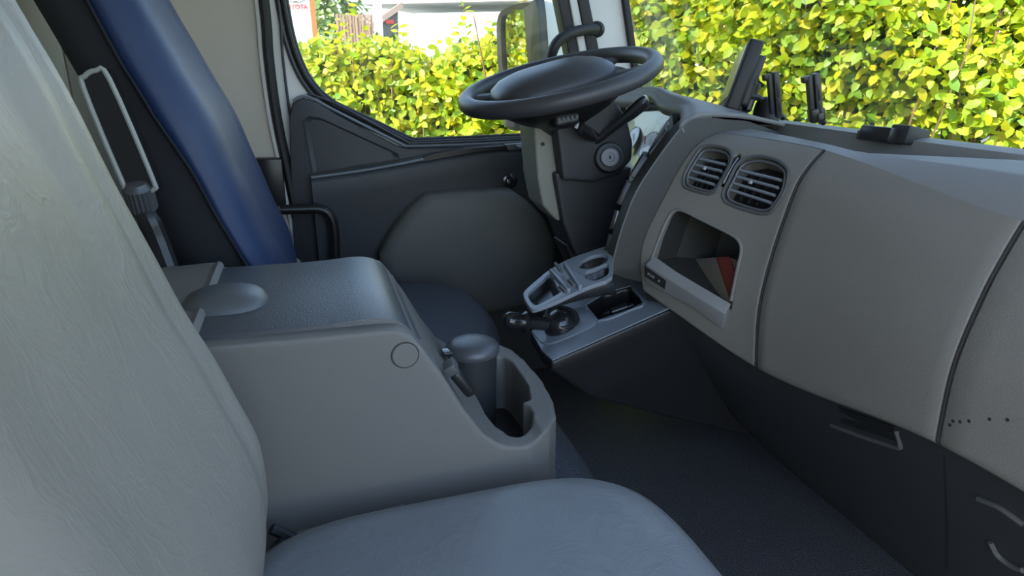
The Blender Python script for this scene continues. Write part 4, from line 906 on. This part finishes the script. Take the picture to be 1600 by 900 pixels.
for i in order[:300]:
    c, n, d, s, dep = leaves[i]; d = (d-n*d.dot(n)).normalized(); sd = n.cross(d); o = bpy.data.objects.new('leaf', me0); COL.objects.link(o); o.parent = HG
    o.matrix_parent_inverse = HG.matrix_world.inverted(); c = c+(CAM-c).normalized()*.03
    o.matrix_world = Matrix(((d.x*s, sd.x*s, n.x*s, c.x), (d.y*s, sd.y*s, n.y*s, c.y), (d.z*s, sd.z*s, n.z*s, c.z), (0, 0, 0, 1)))
vv, ff = [], []
vi, fi = [], []
for i, (c, n, d, s, dep) in enumerate(leaves):
    if i in big: continue
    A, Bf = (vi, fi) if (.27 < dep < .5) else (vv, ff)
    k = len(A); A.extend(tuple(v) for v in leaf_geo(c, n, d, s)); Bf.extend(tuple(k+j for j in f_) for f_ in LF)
for nm, A, Bf, m_ in (('leaves', vv, ff, 'leaf'), ('inner_shaded_leaves', vi, fi, 'leaf_shaded')):
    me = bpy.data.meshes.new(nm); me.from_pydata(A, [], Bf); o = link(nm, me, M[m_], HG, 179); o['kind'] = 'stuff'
bm = NB()
for a, b in shoots: tube(bm, [a-V((0, 0, .1)), a.lerp(b, .5)+V((.005, .004, 0)), b], [.0022, .0018, .001], 4)
for i in range(260):
    p, n = hpos(rnd()); b0 = p-n*(.25+.25*rnd())+V((0, 0, -1.1)); e0 = p-n*(.12+.2*rnd())+V((random.gauss(0, .25), random.gauss(0, .25), htop(p)*(.5+.5*rnd()))); tube(bm, [b0, b0.lerp(e0, .5)+V((random.gauss(0, .08), random.gauss(0, .08), 0)), e0], [.014, .009, .004], 4)
o = obj('twigs', bm, M['bark'], HG, 60); o['kind'] = 'stuff'
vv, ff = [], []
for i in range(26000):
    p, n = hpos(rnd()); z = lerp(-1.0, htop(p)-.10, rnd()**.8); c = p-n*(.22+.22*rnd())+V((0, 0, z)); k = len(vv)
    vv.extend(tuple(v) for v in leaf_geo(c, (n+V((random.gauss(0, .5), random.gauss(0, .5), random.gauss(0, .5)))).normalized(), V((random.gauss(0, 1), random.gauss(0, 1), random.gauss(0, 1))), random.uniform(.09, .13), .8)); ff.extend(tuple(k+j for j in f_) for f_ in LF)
me = bpy.data.meshes.new('shaded_leaves'); me.from_pydata(vv, [], ff); o = link('shaded_leaves', me, M['leaf_shaded'], HG, 179); o['kind'] = 'stuff'  # backing layer in the darker leaf colour, shade painted in

# ================================================================ BEYOND THE HEDGE
SG = thing('pylon_sign', 'white pylon sign with red lettering and orange edge far left behind the hedge', 'sign', (P(468, 60, y=11).x, 11, -1.1))
a, b = P(440, 0, y=11), P(484, 0, y=11)
bm = NB(); box(bm, ((a.x+b.x)/2, 11.1, .9), (b.x-a.x, .2, 4.0)); obj('sign_board', bm, M['signw'], SG)
bm = NB(); box(bm, (b.x+.03, 11.1, .9), (.07, .22, 4.02)); obj('edge_strip', bm, M['orange'], SG)
def text(body, c, size, m, parent, mirror=False, rz=0):
    cu = bpy.data.curves.new('t', 'FONT'); cu.body = body; cu.size = size; cu.extrude = .004; cu.align_x = 'CENTER'; cu.offset = size*.015
    t = bpy.data.objects.new('t', cu); COL.objects.link(t); dg = bpy.context.evaluated_depsgraph_get(); dg.update()
    me = bpy.data.meshes.new_from_object(t.evaluated_get(dg)); bpy.data.objects.remove(t)
    me.transform(Matrix.Rotation(rz, 4, 'Z') @ Matrix.Rotation(pi/2, 4, 'X') @ Matrix.Diagonal((-1 if mirror else 1, 1, 1, 1))); me.transform(Matrix.Translation(V(c)))
    return link('lettering', me, m, parent, None)
tc_ = P(463.5, 13.5, y=10.98)
text('TOYOTA', P(461.5, 14, y=10.98), .085, M['redink'], SG)
ec = P(461.5, -2, y=10.985)
for rx, rz_, dz in ((.155, .10, 0), (.055, .10, 0), (.10, .04, .045)):
    bm = NB(); tube(bm, [ec+V((rx*cos(2*pi*k/40), 0, .06+dz+rz_*sin(2*pi*k/40))) for k in range(40)], .011, 6, True); obj('emblem', bm, M['silver'], SG)
# fence panel with planks
FN = thing('plank_fence', 'reddish brown plank fence panel glimpsed above the hedge', 'fence', (P(560, 40, y=13).x, 13, -1.1))
x0, x1 = P(524, 30, y=13).x, P(583, 30, y=13).x; zt_, zl = P(550, 22, y=13).z, -.6
for k in range(12):
    xa = lerp(x0, x1, k/12); bm = NB(); box(bm, (xa+(x1-x0)/24, 13+.01*(k % 2), (zt_+zl)/2), ((x1-x0)/12-.012, .03, zt_-zl)); obj('plank', bm, M['plank'], FN)
bm = NB(); box(bm, ((x0+x1)/2, 13.04, zt_-.25), (x1-x0, .04, .09)); obj('rail', bm, M['plank'], FN)
bm = NB(); box(bm, (P(590, 20, y=12.5).x, 12.5, .4), (.13, .13, 3.2)); tag(obj('post', bm, M['signw']), 'plain white post right of the plank fence behind the hedge', 'post')
# pale building with grey roof
HB = thing('white_building', 'long bright white building with a grey roof edge behind the hedge', 'building', (6, 24, -1.1))
bx0, bx1 = P(604, 40, y=22).x, 26
Rw = Matrix.Rotation(radians(-30), 3, 'Z'); Lw = 16
bm = NB(); box(bm, V((bx0, 25, .6))+Rw@V((Lw/2, 2, 0)), (Lw, 4, 3.4), Rw); obj('wall', bm, M['signw'], HB)
zr_ = P(700, 3, y=23).z
bm = NB(); box(bm, V((bx0, 25, zr_+1.0))+Rw@V((Lw/2, 1.8, 0)), (Lw+.6, 4.8, 2.0), Rw); obj('roof', bm, M['hill'], HB)
GB = thing('gable_shed', 'small brown roofed shed with dark gable beside the white building', 'shed', (P(612, 30, y=17).x, 17, -1.1))
g0, g1, g2 = P(594, 30, y=17), P(622, 14, y=17), P(622, 38, y=17)
bm = NB(); poly_ext(bm, [V((g0.x, 17, -1)), V((g2.x, 17, -1)), g2, g1, g0], (0, 1, 0)); obj('wall', bm, M['dgrey'], GB)
bm = NB(); poly_ext(bm, [g0+V((-.3, -.1, -.15)), g1+V((.1, -.1, .15)), g1+V((.1, -.1, .02)), g0+V((-.3, -.1, -.3))], (0, 1.2, 0)); obj('roof', bm, M['roof'], GB)
cr_ = P(609, 34, y=16.96); bm = NB(); box(bm, cr_, (.18, .04, .09)); obj('red_panel', bm, M['redcar'], GB)
# broadleaf trees behind
def tree(c, h, r, label, n=2600):
    T = thing('tree', label, 'tree', c, None); bm = NB(); tube(bm, [V(c), V(c)+V((.1, 0, h*.5)), V(c)+V((0, .1, h*.85))], [.16, .11, .04], 8); obj('trunk', bm, M['bark'], T)
    A, F_ = [], []
    for i in range(n):
        d = V((random.gauss(0, 1), random.gauss(0, 1), random.gauss(0, 1))).normalized(); p = V(c)+V((0, 0, h*.62))+V((d.x*r, d.y*r, d.z*h*.40))*(.6+.45*rnd()); k = len(A)
        A.extend(tuple(v) for v in leaf_geo(p, (d+V((random.gauss(0, .5), random.gauss(0, .5), .5))).normalized(), V((random.gauss(0, 1), random.gauss(0, 1), -.3)), random.uniform(.14, .24))); F_.extend(tuple(k+j for j in f_) for f_ in LF)
    me = bpy.data.meshes.new('crown'); me.from_pydata(A, [], F_); o = link('crown', me, M['leaf2'], T, 179); o['kind'] = 'stuff'
M['leaf2'] = leaf_mat('tree_leaf', [(.10, .18, .05), (.16, .25, .07), (.22, .30, .08)], .3)
tree((P(512, 10, y=20).x, 20, -1.1), 4.6, 1.05, 'green leafy tree between the pylon sign and the plank fence')
tree((P(470, 10, y=24).x-2.5, 24, -1.1), 6, 1.8, 'larger green tree far left behind the pylon sign', 1800)
